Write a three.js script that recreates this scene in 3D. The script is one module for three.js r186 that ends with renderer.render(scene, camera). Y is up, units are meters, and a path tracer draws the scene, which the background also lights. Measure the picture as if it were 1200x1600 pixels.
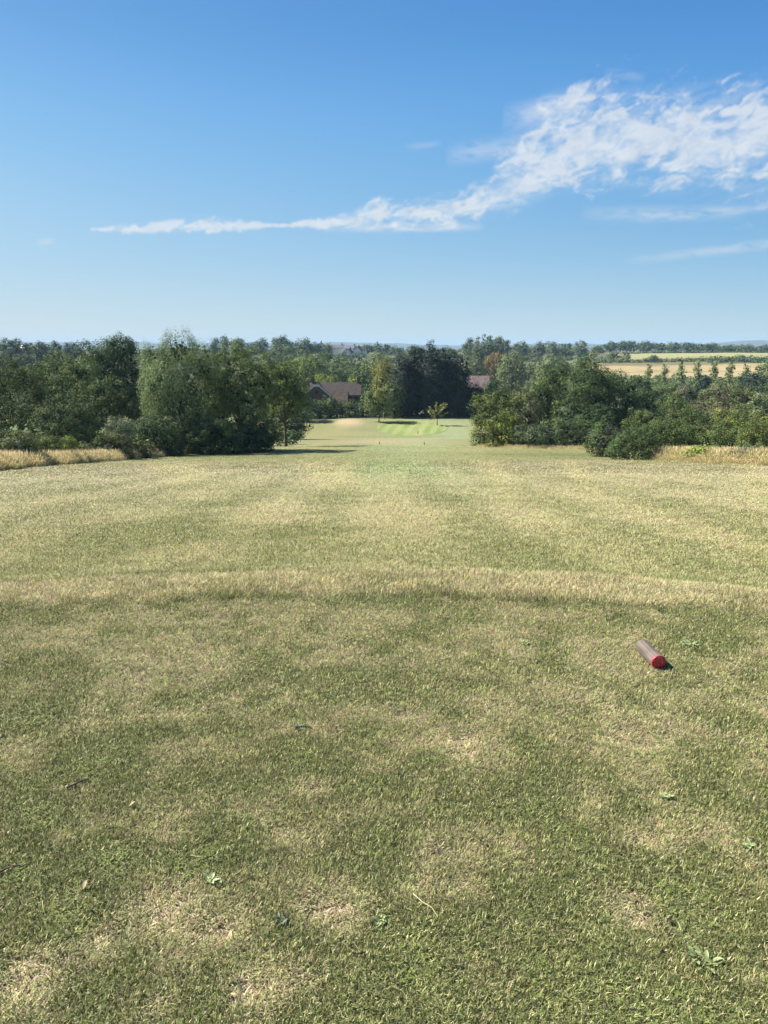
import * as THREE from 'three';
import { mergeGeometries } from 'three/addons/utils/BufferGeometryUtils.js';

// ---------------------------------------------------------------- camera, sky, sun, exposure
const EYE = 1.6, PITCH = 12.14 * Math.PI / 180, FOC = 1209;          // FOC: lens length for a 1200 x 1600 frame
const scene = new THREE.Scene();
const camera = new THREE.PerspectiveCamera(67, 0.75, 0.1, 16000);
camera.position.set(0, EYE, 0);
camera.rotation.set(-PITCH, 0, 0);
const renderer = new THREE.WebGLRenderer({ antialias: true });
renderer.toneMapping = THREE.LinearToneMapping;
const EXPOSURE = 2.5;
renderer.toneMappingExposure = EXPOSURE;
renderer.shadowMap.enabled = true;

const SUN_AZ = -71 * Math.PI / 180, SUN_EL = 44 * Math.PI / 180;      // azimuth to the right of straight ahead
const sunDir = new THREE.Vector3(Math.sin(SUN_AZ) * Math.cos(SUN_EL), Math.sin(SUN_EL), -Math.cos(SUN_AZ) * Math.cos(SUN_EL));
const sun = new THREE.DirectionalLight(new THREE.Color().setRGB(1, 0.94, 0.82), 5);
sun.name = 'sun';
sun.position.copy(sunDir).multiplyScalar(400);
sun.castShadow = true;
Object.assign(sun.shadow.camera, { left: -250, right: 250, top: 250, bottom: -250, near: 1, far: 1200 });
sun.shadow.mapSize.set(4096, 4096);
scene.add(sun, sun.target);
scene.fog = new THREE.FogExp2(new THREE.Color().setRGB(0.48, 0.72, 1.0), 0.00010);

// ---------------------------------------------------------------- random numbers and noise
function rng(seed) {
  let a = seed >>> 0;
  return () => { a = (a + 0x6D2B79F5) >>> 0; let t = a; t = Math.imul(t ^ (t >>> 15), t | 1); t ^= t + Math.imul(t ^ (t >>> 7), t | 61); return ((t ^ (t >>> 14)) >>> 0) / 4294967296; };
}
function hash2(x, y, s) { let h = Math.imul(x, 374761393) ^ Math.imul(y, 668265263) ^ Math.imul(s, 974634777); h = Math.imul(h ^ (h >>> 13), 1274126177); h ^= h >>> 16; return (h >>> 0) / 4294967296; }
function noise(x, y, s = 0) {
  const ix = Math.floor(x), iy = Math.floor(y), fx = x - ix, fy = y - iy, u = fx * fx * (3 - 2 * fx), v = fy * fy * (3 - 2 * fy);
  const a = hash2(ix, iy, s), b = hash2(ix + 1, iy, s), c = hash2(ix, iy + 1, s), d = hash2(ix + 1, iy + 1, s);
  return a + (b - a) * u + (c - a) * v + (a - b - c + d) * u * v;
}
function fbm(x, y, oct = 4, s = 0) { let v = 0, a = 0.5, n = 0; for (let i = 0; i < oct; i++) { v += a * noise(x, y, s + i); n += a; a *= 0.5; x = x * 2.03 + 17.1; y = y * 2.03 + 5.7; } return v / n; }
const clamp = (x, a = 0, b = 1) => Math.min(b, Math.max(a, x));
const sstep = (a, b, x) => { const t = clamp((x - a) / (b - a)); return t * t * (3 - 2 * t); };
const lerp = (a, b, t) => a + (b - a) * t;
const mix3 = (a, b, t) => [lerp(a[0], b[0], t), lerp(a[1], b[1], t), lerp(a[2], b[2], t)];
const through = (pts, x) => {                                          // smooth curve through (x, y) points
  if (x <= pts[0][0]) return pts[0][1];
  for (let i = 1; i < pts.length; i++) if (x <= pts[i][0]) {
    const [x0, y0] = pts[i - 1], [x1, y1] = pts[i], h = x1 - x0, t = (x - x0) / h;
    const sl = (j) => (j <= 0 || j >= pts.length - 1) ? 0 : (() => { const a = (pts[j][1] - pts[j - 1][1]) / (pts[j][0] - pts[j - 1][0]), b = (pts[j + 1][1] - pts[j][1]) / (pts[j + 1][0] - pts[j][0]); return a * b <= 0 ? 0 : 2 * a * b / (a + b); })();
    const m0 = sl(i - 1), m1 = sl(i), t2 = t * t, t3 = t2 * t;
    return y0 * (2 * t3 - 3 * t2 + 1) + h * m0 * (t3 - 2 * t2 + t) + y1 * (3 * t2 - 2 * t3) + h * m1 * (t3 - t2);
  }
  return pts[pts.length - 1][1];
};

// ---------------------------------------------------------------- the sky, computed for every direction
(function () {
  const W = 4096, H = 2048, data = new Float32Array(W * H * 4), DEG = 180 / Math.PI;
  const R = [[0, 0.66], [3, 0.54], [6.4, 0.41], [14.3, 0.21], [21.4, 0.115], [40, 0.065], [90, 0.034]];
  const G = [[0, 0.77], [3, 0.72], [6.4, 0.645], [14.3, 0.475], [21.4, 0.325], [40, 0.20], [90, 0.115]];
  const B = [[0, 0.80], [3, 0.83], [6.4, 0.85], [14.3, 0.825], [21.4, 0.70], [40, 0.54], [90, 0.38]];
  const table = [R, G, B].map((p) => { const t = new Float32Array(1024); for (let i = 0; i < 1024; i++) t[i] = through(p, i / 1023 * 90); return t; });
  // bands of cloud: axis (azimuth, elevation), half thickness up and down, strength; all in degrees
  const mid = [[-40, 7.2], [-18.6, 7.5], [-12, 8.0], [-6, 8.15], [-1.8, 8.6], [4.5, 9.2], [8.8, 10.1], [11, 11.4], [14, 12.4], [17, 13.0], [21, 13.2], [25, 13.3], [34, 13.8], [48, 14.5], [70, 15]];
  const up = [[-40, 0], [-20, 0], [-18.4, 0.25], [-12, 0.6], [-8.6, 0.2], [-7.2, 0.07], [-6, 0.25], [-1.8, 0.75], [4, 0.95], [7, 1.3], [9, 3.3], [11, 4.0], [14, 3.2], [17, 2.6], [21, 2.4], [25, 2.4], [34, 2.6], [48, 2.5], [60, 0.6], [70, 0]];
  const down = [[-40, 0], [-20, 0], [-18.4, 0.25], [-12, 0.5], [-8.6, 0.2], [-7.2, 0.07], [-6, 0.3], [-1.8, 0.8], [4, 1.0], [8, 1.1], [11, 1.5], [14, 1.9], [17, 2.6], [21, 3.3], [25, 3.8], [34, 3.4], [48, 2.5], [60, 0.6], [70, 0]];
  const streaks = [[13.5, 24, 8.7, 8.3, 0.42, 0.26], [17, 27, 8.2, 8.6, 0.25, 0.25], [16.5, 33, 5.6, 6.9, 0.28, 0.3], [1.4, 4.0, 13.1, 13.3, 0.2, 0.16], [4.2, 9.8, 12.5, 13.2, 0.6, 0.26], [8, 14, 14.6, 15.4, 0.7, 0.4], [14.5, 17.2, 17.0, 16.4, 0.25, 0.16], [-23.2, -22, 6.5, 6.7, 0.2, 0.26], [-3, 7, 8.0, 8.05, 0.25, 0.5], [10.2, 13, 15.4, 15.6, 0.35, 0.35],
    [60, 95, 22, 27, 1.6, 0.35], [-120, -80, 30, 26, 1.4, 0.3], [140, 200, 16, 20, 2.0, 0.4], [110, 150, 34, 30, 1.3, 0.3], [-178, -140, 22, 24, 1.6, 0.35]];
  for (let row = 0; row < H; row++) {
    const el = ((row + 0.5) / H - 0.5) * Math.PI, e = el * DEG, sy = Math.sin(el), cy = Math.cos(el);
    const ti = clamp(Math.round(Math.max(0, e) / 90 * 1023), 0, 1023);
    for (let col = 0; col < W; col++) {
      const round = ((col + 0.5) / W - 0.5) * 2 * Math.PI, x = Math.cos(round) * cy, z = Math.sin(round) * cy;
      const gam = Math.acos(clamp(x * sunDir.x + sy * sunDir.y + z * sunDir.z, -1, 1)) * DEG;
      const fade = 0.35 + 0.65 * sstep(0, 10, e), k = fade * (58 - Math.max(gam, 12));
      let r = table[0][ti] * Math.exp(k / (k > 0 ? 50 : 58)), g = table[1][ti] * Math.exp(k / (k > 0 ? 92 : 110)), b = table[2][ti] * Math.exp(k / 240);
      if (e > 1 && e < 45) {
        const az = Math.atan2(x, -z) * DEG;
        let c = 0;
        if (az > -22 && az < 66 && e > 5 && e < 20) {
          const m = through(mid, az), slim = lerp(0.92, 1, sstep(2, 8, az)), hu = through(up, az) * slim, hd = through(down, az) * slim;
          if (hu + hd > 0.02) {
            const q = (e - m), t = q > 0 ? q / Math.max(0.12, hu) : -q / Math.max(0.12, hd);
            // mottled ripples, drawn out along the drift, which climbs to the right
            const ru = az * 0.92 + e * 0.35, rv = e * 0.95 - az * 0.28;
            const wa = fbm(ru * 0.5, rv * 1.1, 4, 3) - 0.5, wb = fbm(ru * 0.5 + 40, rv * 1.1, 4, 7) - 0.5, wc = fbm(ru * 1.9, rv * 3.1, 3, 9) - 0.5;
            const pu = ru + wa * 2.6 + wc * 0.5, pv = rv + wb * 1.3 - wc * 0.3;
            const puff = fbm(pu * 1.0, pv * 2.3, 5, 11), fine = fbm(pu * 2.6, pv * 8.5, 4, 21), big = fbm(ru * 0.36 + wa, rv * 0.7 + wb, 3, 31);
            const broad = sstep(0.7, 2.6, hu + hd), tex = puff * 0.6 + fine * 0.4;
            const soft = 1.10 - t + (big - 0.5) * lerp(0.9, 1.0, broad) + (puff - 0.5) * 1.9 + (fine - 0.5) * lerp(1.4, 0.8, broad);
            const body = sstep(-0.05, lerp(0.85, 0.95, broad), soft);
            const hole = sstep(0.24, 0.46, big * 0.5 + puff * 0.5);
            c = body * lerp(0.86, (0.40 + 0.46 * sstep(0.32, 0.66, tex)) * lerp(0.5, 1, hole), broad);
            c *= lerp(lerp(0.9, 1, sstep(-9, -3, az)), 1, broad);
            const veil = clamp(1.3 - t) * (0.4 + 0.6 * broad) * (0.08 + 0.34 * sstep(0.35, 0.7, fbm(pu * 0.6, pv * 5.5, 4, 41)));
            c = (c + (1 - c) * clamp(veil)) * 0.88;
          }
        }
        for (const [a0, a1, e0, e1, h, s] of streaks) {
          let aa = az; if (aa < a0 - 1 && a1 > 180) aa += 360;
          if (aa <= a0 || aa >= a1) continue;
          const t = (aa - a0) / (a1 - a0), q = Math.abs(e - lerp(e0, e1, t)) / h;
          if (q > 2) continue;
          const f = fbm(aa * 0.7, e * 3.2, 4, 51) * 0.7 + fbm(aa * 2.2, e * 9, 3, 61) * 0.3;
          const s2 = s * Math.pow(Math.sin(Math.PI * clamp(t)), 0.6) * sstep(1.7, 0.1, q + (f - 0.5) * 1.6) * sstep(0.22, 0.62, f) * 1.3;
          c = c + (1 - c) * clamp(s2);
        }
        if (c > 0) {
          const lum = 0.80 + 0.14 * fbm(az * 1.3, e * 2.4, 3, 71);
          r = lerp(r, lum * 0.93, c); g = lerp(g, lum * 0.965, c); b = lerp(b, lum * 1.0, c);
        }
      }
      if (e < 0) { r = 0.26; g = 0.30; b = 0.26; }
      const o = (row * W + col) * 4;
      data[o] = r / EXPOSURE; data[o + 1] = g / EXPOSURE; data[o + 2] = b / EXPOSURE; data[o + 3] = 1;
    }
  }
  const t = new THREE.DataTexture(data, W, H, THREE.RGBAFormat, THREE.FloatType);
  t.mapping = THREE.EquirectangularReflectionMapping;
  t.magFilter = THREE.LinearFilter; t.minFilter = THREE.LinearFilter;
  t.needsUpdate = true;
  scene.background = t; scene.environment = t;
})();

// ---------------------------------------------------------------- naming
const used = new Map();
function numbered(name) { const n = used.get(name) ?? 0; used.set(name, n + 1); return n ? name + '_' + String(n).padStart(3, '0') : name; }
function tag(o, label, category, group, kind) { Object.assign(o.userData, { label, category }); if (group) o.userData.group = group; if (kind) o.userData.kind = kind; return o; }
function base(name, pos, turn = 0) { const g = new THREE.Group(); g.name = numbered(name); g.position.set(...pos); g.rotation.y = turn; scene.add(g); return g; }
function part(name, geo, mat, parent) { const m = new THREE.Mesh(geo, mat); m.name = name; m.castShadow = m.receiveShadow = true; parent.add(m); return m; }
function structure(name, geo, mat, label) { const m = new THREE.Mesh(geo, mat); m.name = name; m.castShadow = m.receiveShadow = true; m.userData.kind = 'structure'; if (label) m.userData.label = label; scene.add(m); return m; }

// ---------------------------------------------------------------- the lie of the land: metres below the tee at a distance ahead
const DROP = [[-60, 3], [-25, 0.8], [-9, 0], [4.6, 0], [5.4, 0.04], [6.3, 0.30], [8, 0.66], [10, 0.94], [14, 1.41], [20, 2.22], [28, 3.22], [40, 4.81], [60, 7.32], [75, 9.2], [85, 10.25], [92, 10.8], [105, 12.0], [120, 13.6], [130, 14.75], [165, 17.9], [180, 19.05], [208, 17.85], [225, 17.9], [262, 18.8], [400, 21], [520, 20.4], [660, 13], [700, 12.4], [760, 11.8], [950, 9.5], [1200, 7.5], [1800, 9], [3000, 22], [7500, 90]];
const teeEdge = (x) => 4.69 - 0.042 * (x + 0.3) ** 2 - (x > 0 ? 0.011 * x ** 3 : 0) - (Math.abs(x) > 3 ? 0 : 0);
function ground(x, z) {
  const d = -z, xe = clamp(x, -4.5, 4.5), shift = (4.69 - teeEdge(xe)) * sstep(20, 6, d);
  let y = -through(DROP, d + shift);
  const t = d - teeEdge(xe), wid = 0.72 + 0.07 * (xe + 0.5);
  if (t > -0.1 && t < 1.6) y += 0.012 * Math.sin(Math.PI * clamp((t + 0.1) / (wid + 0.4))) ;
  y += (fbm(x * 0.35, z * 0.35, 3, 91) - 0.5) * 0.03 * sstep(2, 6, Math.abs(d) + Math.abs(x) * 0.3);
  y += (fbm(x * 0.06, z * 0.06, 3, 92) - 0.5) * 0.45 * sstep(14, 50, d);
  y += (fbm(x * 0.005, z * 0.005, 3, 93) - 0.5) * 6 * sstep(240, 500, Math.hypot(x, d));
  y += 0.55 * Math.exp(-(((x + 8.5) / 6.5) ** 2) - ((d - 203) / 7) ** 2);            // low dry mound left of the green
  if (d > 520) y += 2.2 * sstep(80, 300, x) * sstep(520, 700, d) * sstep(1500, 900, d);
  return y;
}
function at(px, d) {                                                    // point on the ground d metres ahead in the direction of column px
  let y = -through(DROP, d), x = 0;
  for (let i = 0; i < 3; i++) { x = (px - 600) / FOC * (d * Math.cos(PITCH) + (EYE - y) * Math.sin(PITCH)); y = ground(x, -d); }
  return [x, y, -d];
}
const heightAt = (py, d) => EYE - d * Math.tan(PITCH + Math.atan((py - 800) / FOC));
function teeSpot(px, py, drop = 0) {
  const v = (800 - py) / FOC, yw = v * Math.cos(PITCH) - Math.sin(PITCH), zf = Math.cos(PITCH) + v * Math.sin(PITCH), t = (EYE + drop) / -yw;
  return [(px - 600) / FOC * t, -zf * t];
}

// ---------------------------------------------------------------- colours of the turf
const STRAW = [0.37, 0.315, 0.195], OLIVE = [0.205, 0.21, 0.068], GREEN = [0.105, 0.15, 0.04], LIME = [0.225, 0.34, 0.055], TAN = [0.38, 0.275, 0.15], PALE = [0.285, 0.32, 0.145], SOIL = [0.17, 0.125, 0.075];
const drySpots = [[990, 1435, 0.10], [975, 1415, 0.06], [500, 1235, 0.07], [440, 1305, 0.06], [720, 1165, 0.16], [1000, 1150, 0.22], [330, 1460, 0.12], [30, 1530, 0.14], [260, 1415, 0.16], [520, 1435, 0.13], [290, 1035, 0.16], [690, 1340, 0.05], [360, 1097, 0.07], [1010, 1310, 0.1], [640, 1120, 0.12], [880, 1080, 0.14], [150, 1480, 0.1], [400, 1545, 0.09], [1030, 1155, 0.12], [100, 1000, 0.2], [560, 980, 0.2], [780, 1000, 0.16], [940, 1010, 0.18], [985, 1428, 0.05], [1000, 1440, 0.05], [640, 1212, 0.03], [470, 1240, 0.04], [330, 1462, 0.06], [120, 1400, 0.04], [480, 1540, 0.05], [60, 1535, 0.06], [745, 1240, 0.04], [885, 1455, 0.03], [1035, 1520, 0.04], [250, 1580, 0.06]].map(([x, y, r]) => [...teeSpot(x, y), r]);
const greenSpots = [[110, 1440, 0.17], [300, 1360, 0.1], [180, 1350, 0.1], [60, 1285, 0.16], [470, 1190, 0.1], [850, 1530, 0.22], [640, 1520, 0.16], [1100, 1430, 0.24], [1090, 1000, 0.22], [150, 1205, 0.15], [1000, 1560, 0.25], [60, 1120, 0.2], [850, 1270, 0.12], [670, 1190, 0.12], [40, 1370, 0.14]].map(([x, y, r]) => [...teeSpot(x, y), r]);
const spots = (list, x, z) => { let m = 0; for (const [a, b, r] of list) { const q = ((x - a) ** 2 + (z - b) ** 2) / (r * r); if (q < 4) m = Math.max(m, Math.exp(-q * 1.4) * (0.55 + 0.9 * noise(x * 19, z * 19, 6))); } return clamp(m); };
function zone(x, z) { const d = -z, e = teeEdge(clamp(x, -4.5, 4.5)); return d < e + (fbm(x * 1.4, z * 1.4, 2, 10) - 0.5) * 0.30 + (fbm(x * 6, z * 6, 3, 12) - 0.5) * 0.20 ? 0 : d < e + 0.80 + 0.07 * clamp(x + 0.5, -4, 4) ? 1 : 2; }
function dryness(x, z) {                                               // 0 lush, 1 straw
  const d = -z, q = zone(x, z);
  if (q === 0) {
    let v = 0.60 - 0.14 * sstep(2.9, 1.7, d) + (fbm(x * 1.7, z * 1.7, 3, 2) - 0.5) * 0.42 + (fbm(x * 7, z * 7, 3, 5) - 0.5) * 1.0;
    v += 0.10 * sstep(3.2, 4.4, d);
    return clamp(v + 0.75 * spots(drySpots, x, z) - 0.42 * spots(greenSpots, x, z), 0.02, 1);
  }
  if (q === 1) {
    const e = teeEdge(clamp(x, -4.5, 4.5)), t = (d - e) / 0.8, n = (fbm(x * 2.6, z * 2.6, 3, 8) - 0.5) * 0.8;
    return clamp(lerp(0.08, 0.78, sstep(0.02, 0.24, t + n * 0.28)) + n * 0.7 * sstep(0.1, 0.4, t) + 0.2 * sstep(0.75, 0.95, t));
  }
  let v = 0.68 + (fbm(x * 0.5, z * 0.5, 3, 14) - 0.5) * 0.3 + (fbm(x * 2.5, z * 2.5, 2, 26) - 0.5) * 0.3 + (fbm(x * 0.09, z * 0.22, 3, 15) - 0.5) * 0.4 + 0.08 * Math.sin(x * 2.5 + 2 * noise(x * 0.2, z * 0.08, 18));
  v += (noise(x * 0.9 + z * 0.01, z * 0.03, 16) - 0.5) * 0.20 * sstep(8, 16, d);
  v -= 0.02 * sstep(6.2, 7.5, d) * sstep(13.5, 9.5, d) * (0.4 + 1.0 * fbm(x * 0.35, z * 0.5, 2, 17));
  v += 0.08 * sstep(13, 18, d) * sstep(42, 28, d);
  v -= 0.3 * Math.exp(-(((x + 3.3) / 1.7) ** 2) - ((d - 11) / 1.6) ** 2);
  v -= 0.25 * Math.exp(-(((d - 6.7) / 0.45) ** 2)) * sstep(-0.2, 1.2, x);
  return clamp(v, 0, 1);
}
function turf(x, z) {                                                  // colour of the ground itself
  const d = -z, q = zone(x, z), v = dryness(x, z), r = Math.hypot(x, z);
  if (q < 2) return mix3(mix3(GREEN, STRAW, v), mix3(SOIL, TAN, spots(drySpots, x, z)), 0.4);
  let c = mix3([0.215, 0.215, 0.085], STRAW, v);
  if (d < 0) c = mix3(c, mix3([0.15, 0.15, 0.055], STRAW, v * 0.8), sstep(38, 20, d) * 0.5);
  if (d > 16 && d < 70) { const k = noise(x * 1.6 - d * 0.012, d * 0.02, 19); c = mix3(c, PALE, 0.95 * sstep(14, 38, d) * Math.exp(-(((x - 0.9) / (1.2 + d * 0.045)) ** 2)) * (0.55 + 0.8 * k)); c = mix3(c, [0.44, 0.38, 0.20], 0.5 * sstep(0.55, 0.8, noise((x - 0.9) / d * 26, 3, 20)) * sstep(14, 26, d)); }
  if (d > 40) {
    // far half of the hole: cooler and greener down the middle, olive towards the trees
    const cx = 1.5 + (d - 60) * 0.03, n = fbm(x * 0.10, z * 0.05, 4, 22), m = fbm(x * 0.03, z * 0.016, 3, 23), far = sstep(44, 85, d);
    let f = mix3(OLIVE, [0.275, 0.26, 0.10], clamp(m * 1.0 - 0.05 + (n - 0.5) * 1.5));
    f = mix3(f, [0.16, 0.175, 0.055], 0.6 * sstep(0.55, 0.8, fbm(x * 0.05, d * 0.22, 3, 24)));
    f = mix3(f, PALE, 0.62 * Math.exp(-(((x - cx) / (4 + d * 0.028)) ** 2)) * sstep(44, 70, d) * (0.6 + 0.6 * n));
    f = mix3(f, TAN, 0.75 * Math.exp(-(((x + 1.5) / 8) ** 2) - ((d - 150) / 10) ** 2));
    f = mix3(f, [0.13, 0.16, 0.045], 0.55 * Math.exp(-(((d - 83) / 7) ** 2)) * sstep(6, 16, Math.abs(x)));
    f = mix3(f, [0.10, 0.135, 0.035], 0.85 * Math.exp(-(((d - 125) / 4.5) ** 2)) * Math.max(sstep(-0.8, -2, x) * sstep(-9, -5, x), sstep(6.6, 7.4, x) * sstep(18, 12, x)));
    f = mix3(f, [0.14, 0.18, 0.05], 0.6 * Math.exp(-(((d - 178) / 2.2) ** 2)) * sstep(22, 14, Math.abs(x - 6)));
    const pale = Math.exp(-(((x - 17) / 6) ** 2)) * sstep(160, 175, d) * sstep(215, 200, d);
    f = mix3(f, [0.27, 0.34, 0.17], 0.6 * pale);
    const mound = Math.exp(-(((x + 8.5) / 5) ** 2) - ((d - 201) / 6) ** 2);
    f = mix3(f, [0.47, 0.355, 0.21], clamp(mound * 1.6 - 0.42 + (n - 0.5) * 1.6));
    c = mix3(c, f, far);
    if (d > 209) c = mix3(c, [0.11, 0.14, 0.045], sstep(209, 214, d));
  }
  if (r > 235 || d < -30 || Math.abs(x) > 0.35 * Math.abs(d) + 28) {
    const n = fbm(x * 0.012, z * 0.012, 4, 33), w = Math.max(sstep(235, 290, r), sstep(-30, -60, d), sstep(0, 14, Math.abs(x) - 0.35 * Math.abs(d) - 28));
    c = mix3(c, mix3([0.07, 0.095, 0.035], [0.19, 0.17, 0.075], sstep(0.35, 0.75, n)), w);
  }
  return c;
}

// ---------------------------------------------------------------- textures
function grainTexture(seed, lo, hi, sx, sy) {
  const S = 512, data = new Uint8Array(S * S * 4);
  const per = (x, y, f, s) => { const ix = Math.floor(x * f), iy = Math.floor(y * f), fx = x * f - ix, fy = y * f - iy, w = (i, j) => hash2(((i % f) + f) % f, ((j % f) + f) % f, s), u = fx * fx * (3 - 2 * fx), v = fy * fy * (3 - 2 * fy); return lerp(lerp(w(ix, iy), w(ix + 1, iy), u), lerp(w(ix, iy + 1), w(ix + 1, iy + 1), u), v); };
  for (let y = 0; y < S; y++) for (let x = 0; x < S; x++) {
    const u = x / S, v = y / S, n = 0.16 * per(u, v, 8 * sx, seed) + 0.2 * per(u, v, 32 * sx, seed + 1) + 0.3 * per(u, v, 96 * sx, seed + 2) + 0.34 * per(u, v, 256, seed + 3);
    const g = clamp(lerp(lo, hi, sstep(0.22, 0.78, n))) * 255, o = (y * S + x) * 4;
    data[o] = g; data[o + 1] = g; data[o + 2] = g * 0.985; data[o + 3] = 255;
  }
  const t = new THREE.DataTexture(data, S, S); t.wrapS = t.wrapT = THREE.RepeatWrapping; t.magFilter = THREE.LinearFilter; t.colorSpace = THREE.SRGBColorSpace; t.needsUpdate = true;
  return t;
}
const turfGrain = grainTexture(5, 0.66, 1.0, 1, 1);
const M = {
  ground: new THREE.MeshStandardMaterial({ name: 'turf', vertexColors: true, roughness: 0.95, map: turfGrain }),
  blade: new THREE.MeshPhysicalMaterial({ name: 'grass blade', vertexColors: true, roughness: 0.85, transmission: 0.3, thickness: 0, specularIntensity: 0.6, side: THREE.DoubleSide }),
  stalk: new THREE.MeshPhysicalMaterial({ name: 'tall grass stalk', vertexColors: true, roughness: 0.95, transmission: 0.35, thickness: 0, specularIntensity: 0.3, side: THREE.DoubleSide }),
  bark: new THREE.MeshStandardMaterial({ name: 'bark', color: new THREE.Color().setRGB(0.075, 0.058, 0.042), roughness: 0.95 }),
  leaf: new THREE.MeshPhysicalMaterial({ name: 'leaf', vertexColors: true, roughness: 0.8, transmission: 0.12, thickness: 0, specularIntensity: 0.25, side: THREE.DoubleSide }),
  needle: new THREE.MeshStandardMaterial({ name: 'needle', vertexColors: true, roughness: 0.85, side: THREE.DoubleSide }),
};
const rgb = (r, g, b) => new THREE.Color().setRGB(r, g, b);
const std = (name, r, g, b, roughness = 0.8, more = {}) => new THREE.MeshStandardMaterial({ name, color: rgb(r, g, b), roughness, ...more });

// ---------------------------------------------------------------- ground, one sheet to the horizon
(function () {
  const radii = [0.35]; while (radii[radii.length - 1] < 7600) { const r = radii[radii.length - 1]; radii.push(r * (r < 3 ? 1.028 : r < 12 ? 1.017 : r < 260 ? 1.022 : 1.03)); }
  const az = []; for (let a = -40; a <= 40.001; a += 0.3) az.push(a); for (let a = 45; a < 320 - 1; a += 5) az.push(a);
  const nr = radii.length, na = az.length, P = new Float32Array((nr * na + 1) * 3), C = new Float32Array((nr * na + 1) * 3), U = new Float32Array((nr * na + 1) * 2), I = [];
  const put = (k, x, z) => { P.set([x, ground(x, z), z], k * 3); C.set(turf(x, z), k * 3); U.set([x / 2.6, -z / 2.6], k * 2); };
  put(0, 0, 0);
  for (let i = 0; i < nr; i++) for (let j = 0; j < na; j++) { const a = az[j] * Math.PI / 180; put(1 + i * na + j, Math.sin(a) * radii[i], -Math.cos(a) * radii[i]); }
  for (let j = 0; j < na; j++) I.push(0, 1 + (j + 1) % na, 1 + j);
  for (let i = 0; i + 1 < nr; i++) for (let j = 0; j < na; j++) { const a = 1 + i * na + j, b = 1 + i * na + (j + 1) % na, c = a + na, e = b + na; I.push(a, b, e, a, e, c); }
  const g = new THREE.BufferGeometry();
  g.setAttribute('position', new THREE.BufferAttribute(P, 3)); g.setAttribute('color', new THREE.BufferAttribute(C, 3)); g.setAttribute('uv', new THREE.BufferAttribute(U, 2));
  g.setIndex(I); g.computeVertexNormals();
  if (g.attributes.normal.getY(500) < 0) { const n = g.attributes.normal.array; for (let i = 0; i < n.length; i++) n[i] = -n[i]; for (let i = 0; i < I.length; i += 3) { const t = I[i + 1]; I[i + 1] = I[i + 2]; I[i + 2] = t; } g.setIndex(I); }
  structure('ground', g, M.ground, 'sun-dried grass slope falling from the tee to the valley');
})();

// a sheet that follows the land: points (u, v) in 0..1 mapped to (x, z)
function sheet(name, label, nu, nv, where, color, lift) {
  const P = [], C = [], U = [], I = [];
  for (let j = 0; j <= nv; j++) for (let i = 0; i <= nu; i++) {
    const [x, z] = where(i / nu, j / nv); P.push(x, ground(x, z) + lift, z); C.push(...color(x, z, i / nu, j / nv)); U.push(x / 2.6, -z / 2.6);
    if (i < nu && j < nv) { const a = j * (nu + 1) + i, b = a + 1, c = a + nu + 1, e = c + 1; I.push(a, b, e, a, e, c); }
  }
  const g = new THREE.BufferGeometry();
  g.setAttribute('position', new THREE.Float32BufferAttribute(P, 3)); g.setAttribute('color', new THREE.Float32BufferAttribute(C, 3)); g.setAttribute('uv', new THREE.Float32BufferAttribute(U, 2)); g.setIndex(I); g.computeVertexNormals();
  return structure(name, g, M.ground, label);
}
// the putting green, mown in stripes that run away from the tee
sheet('putting_green', 'oval putting green mown in bright green stripes', 60, 24, (u, v) => {
  const a = u * 2 * Math.PI, r = v; return [6.9 + Math.cos(a) * 8.3 * r * (1 + 0.05 * Math.sin(2 * a + 1)), -193 + Math.sin(a) * 12.2 * r];
}, (x, z) => {
  const s = Math.sin((x + (z + 193) * 0.16) * 2.1), n = fbm(x * 0.35, z * 0.12, 3, 44);
  return mix3(mix3([0.19, 0.27, 0.05], [0.28, 0.33, 0.11], sstep(-0.35, 0.35, s)), [0.36, 0.36, 0.14], clamp((n - 0.45) * 1.6));
}, 0.05);
// fields on the hill beyond the valley
const strip = (p0, p1, d0, d1, wob) => (u, v) => { const d = lerp(d0, d1, v) + Math.sin(u * 7 + wob) * 4 * (v - 0.5), px = lerp(p0, p1, u); const p = at(px, d); return [p[0], p[2]]; };
const fieldTone = (a, b, f, s) => (x, z) => mix3(mix3(a, b, fbm(x * f, z * f * 2, 4, s)), [0.20, 0.19, 0.075], 0.8 * sstep(0.56, 0.72, fbm(x * f * 0.8, z * f * 2.4, 4, s + 9)));
sheet('stubble_field', 'golden stubble field behind the row of young poplars', 50, 22, strip(925, 1215, 518, 632, 1), fieldTone([0.36, 0.26, 0.11], [0.55, 0.43, 0.21], 0.03, 55), 0.3);
sheet('pale_field', 'pale green-gold field strip below the ridge trees on the right', 40, 10, strip(960, 1230, 705, 850, 2), fieldTone([0.30, 0.30, 0.12], [0.44, 0.40, 0.19], 0.02, 56), 0.3);
sheet('small_field', 'small pale field below the village roofs', 12, 8, strip(536, 582, 640, 690, 3), fieldTone([0.30, 0.28, 0.16], [0.42, 0.37, 0.2], 0.03, 57), 0.3);
sheet('small_field', 'small yellow field showing right of the dark conifers', 12, 8, strip(700, 745, 600, 660, 3), fieldTone([0.40, 0.32, 0.12], [0.46, 0.38, 0.17], 0.03, 58), 0.3);
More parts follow.
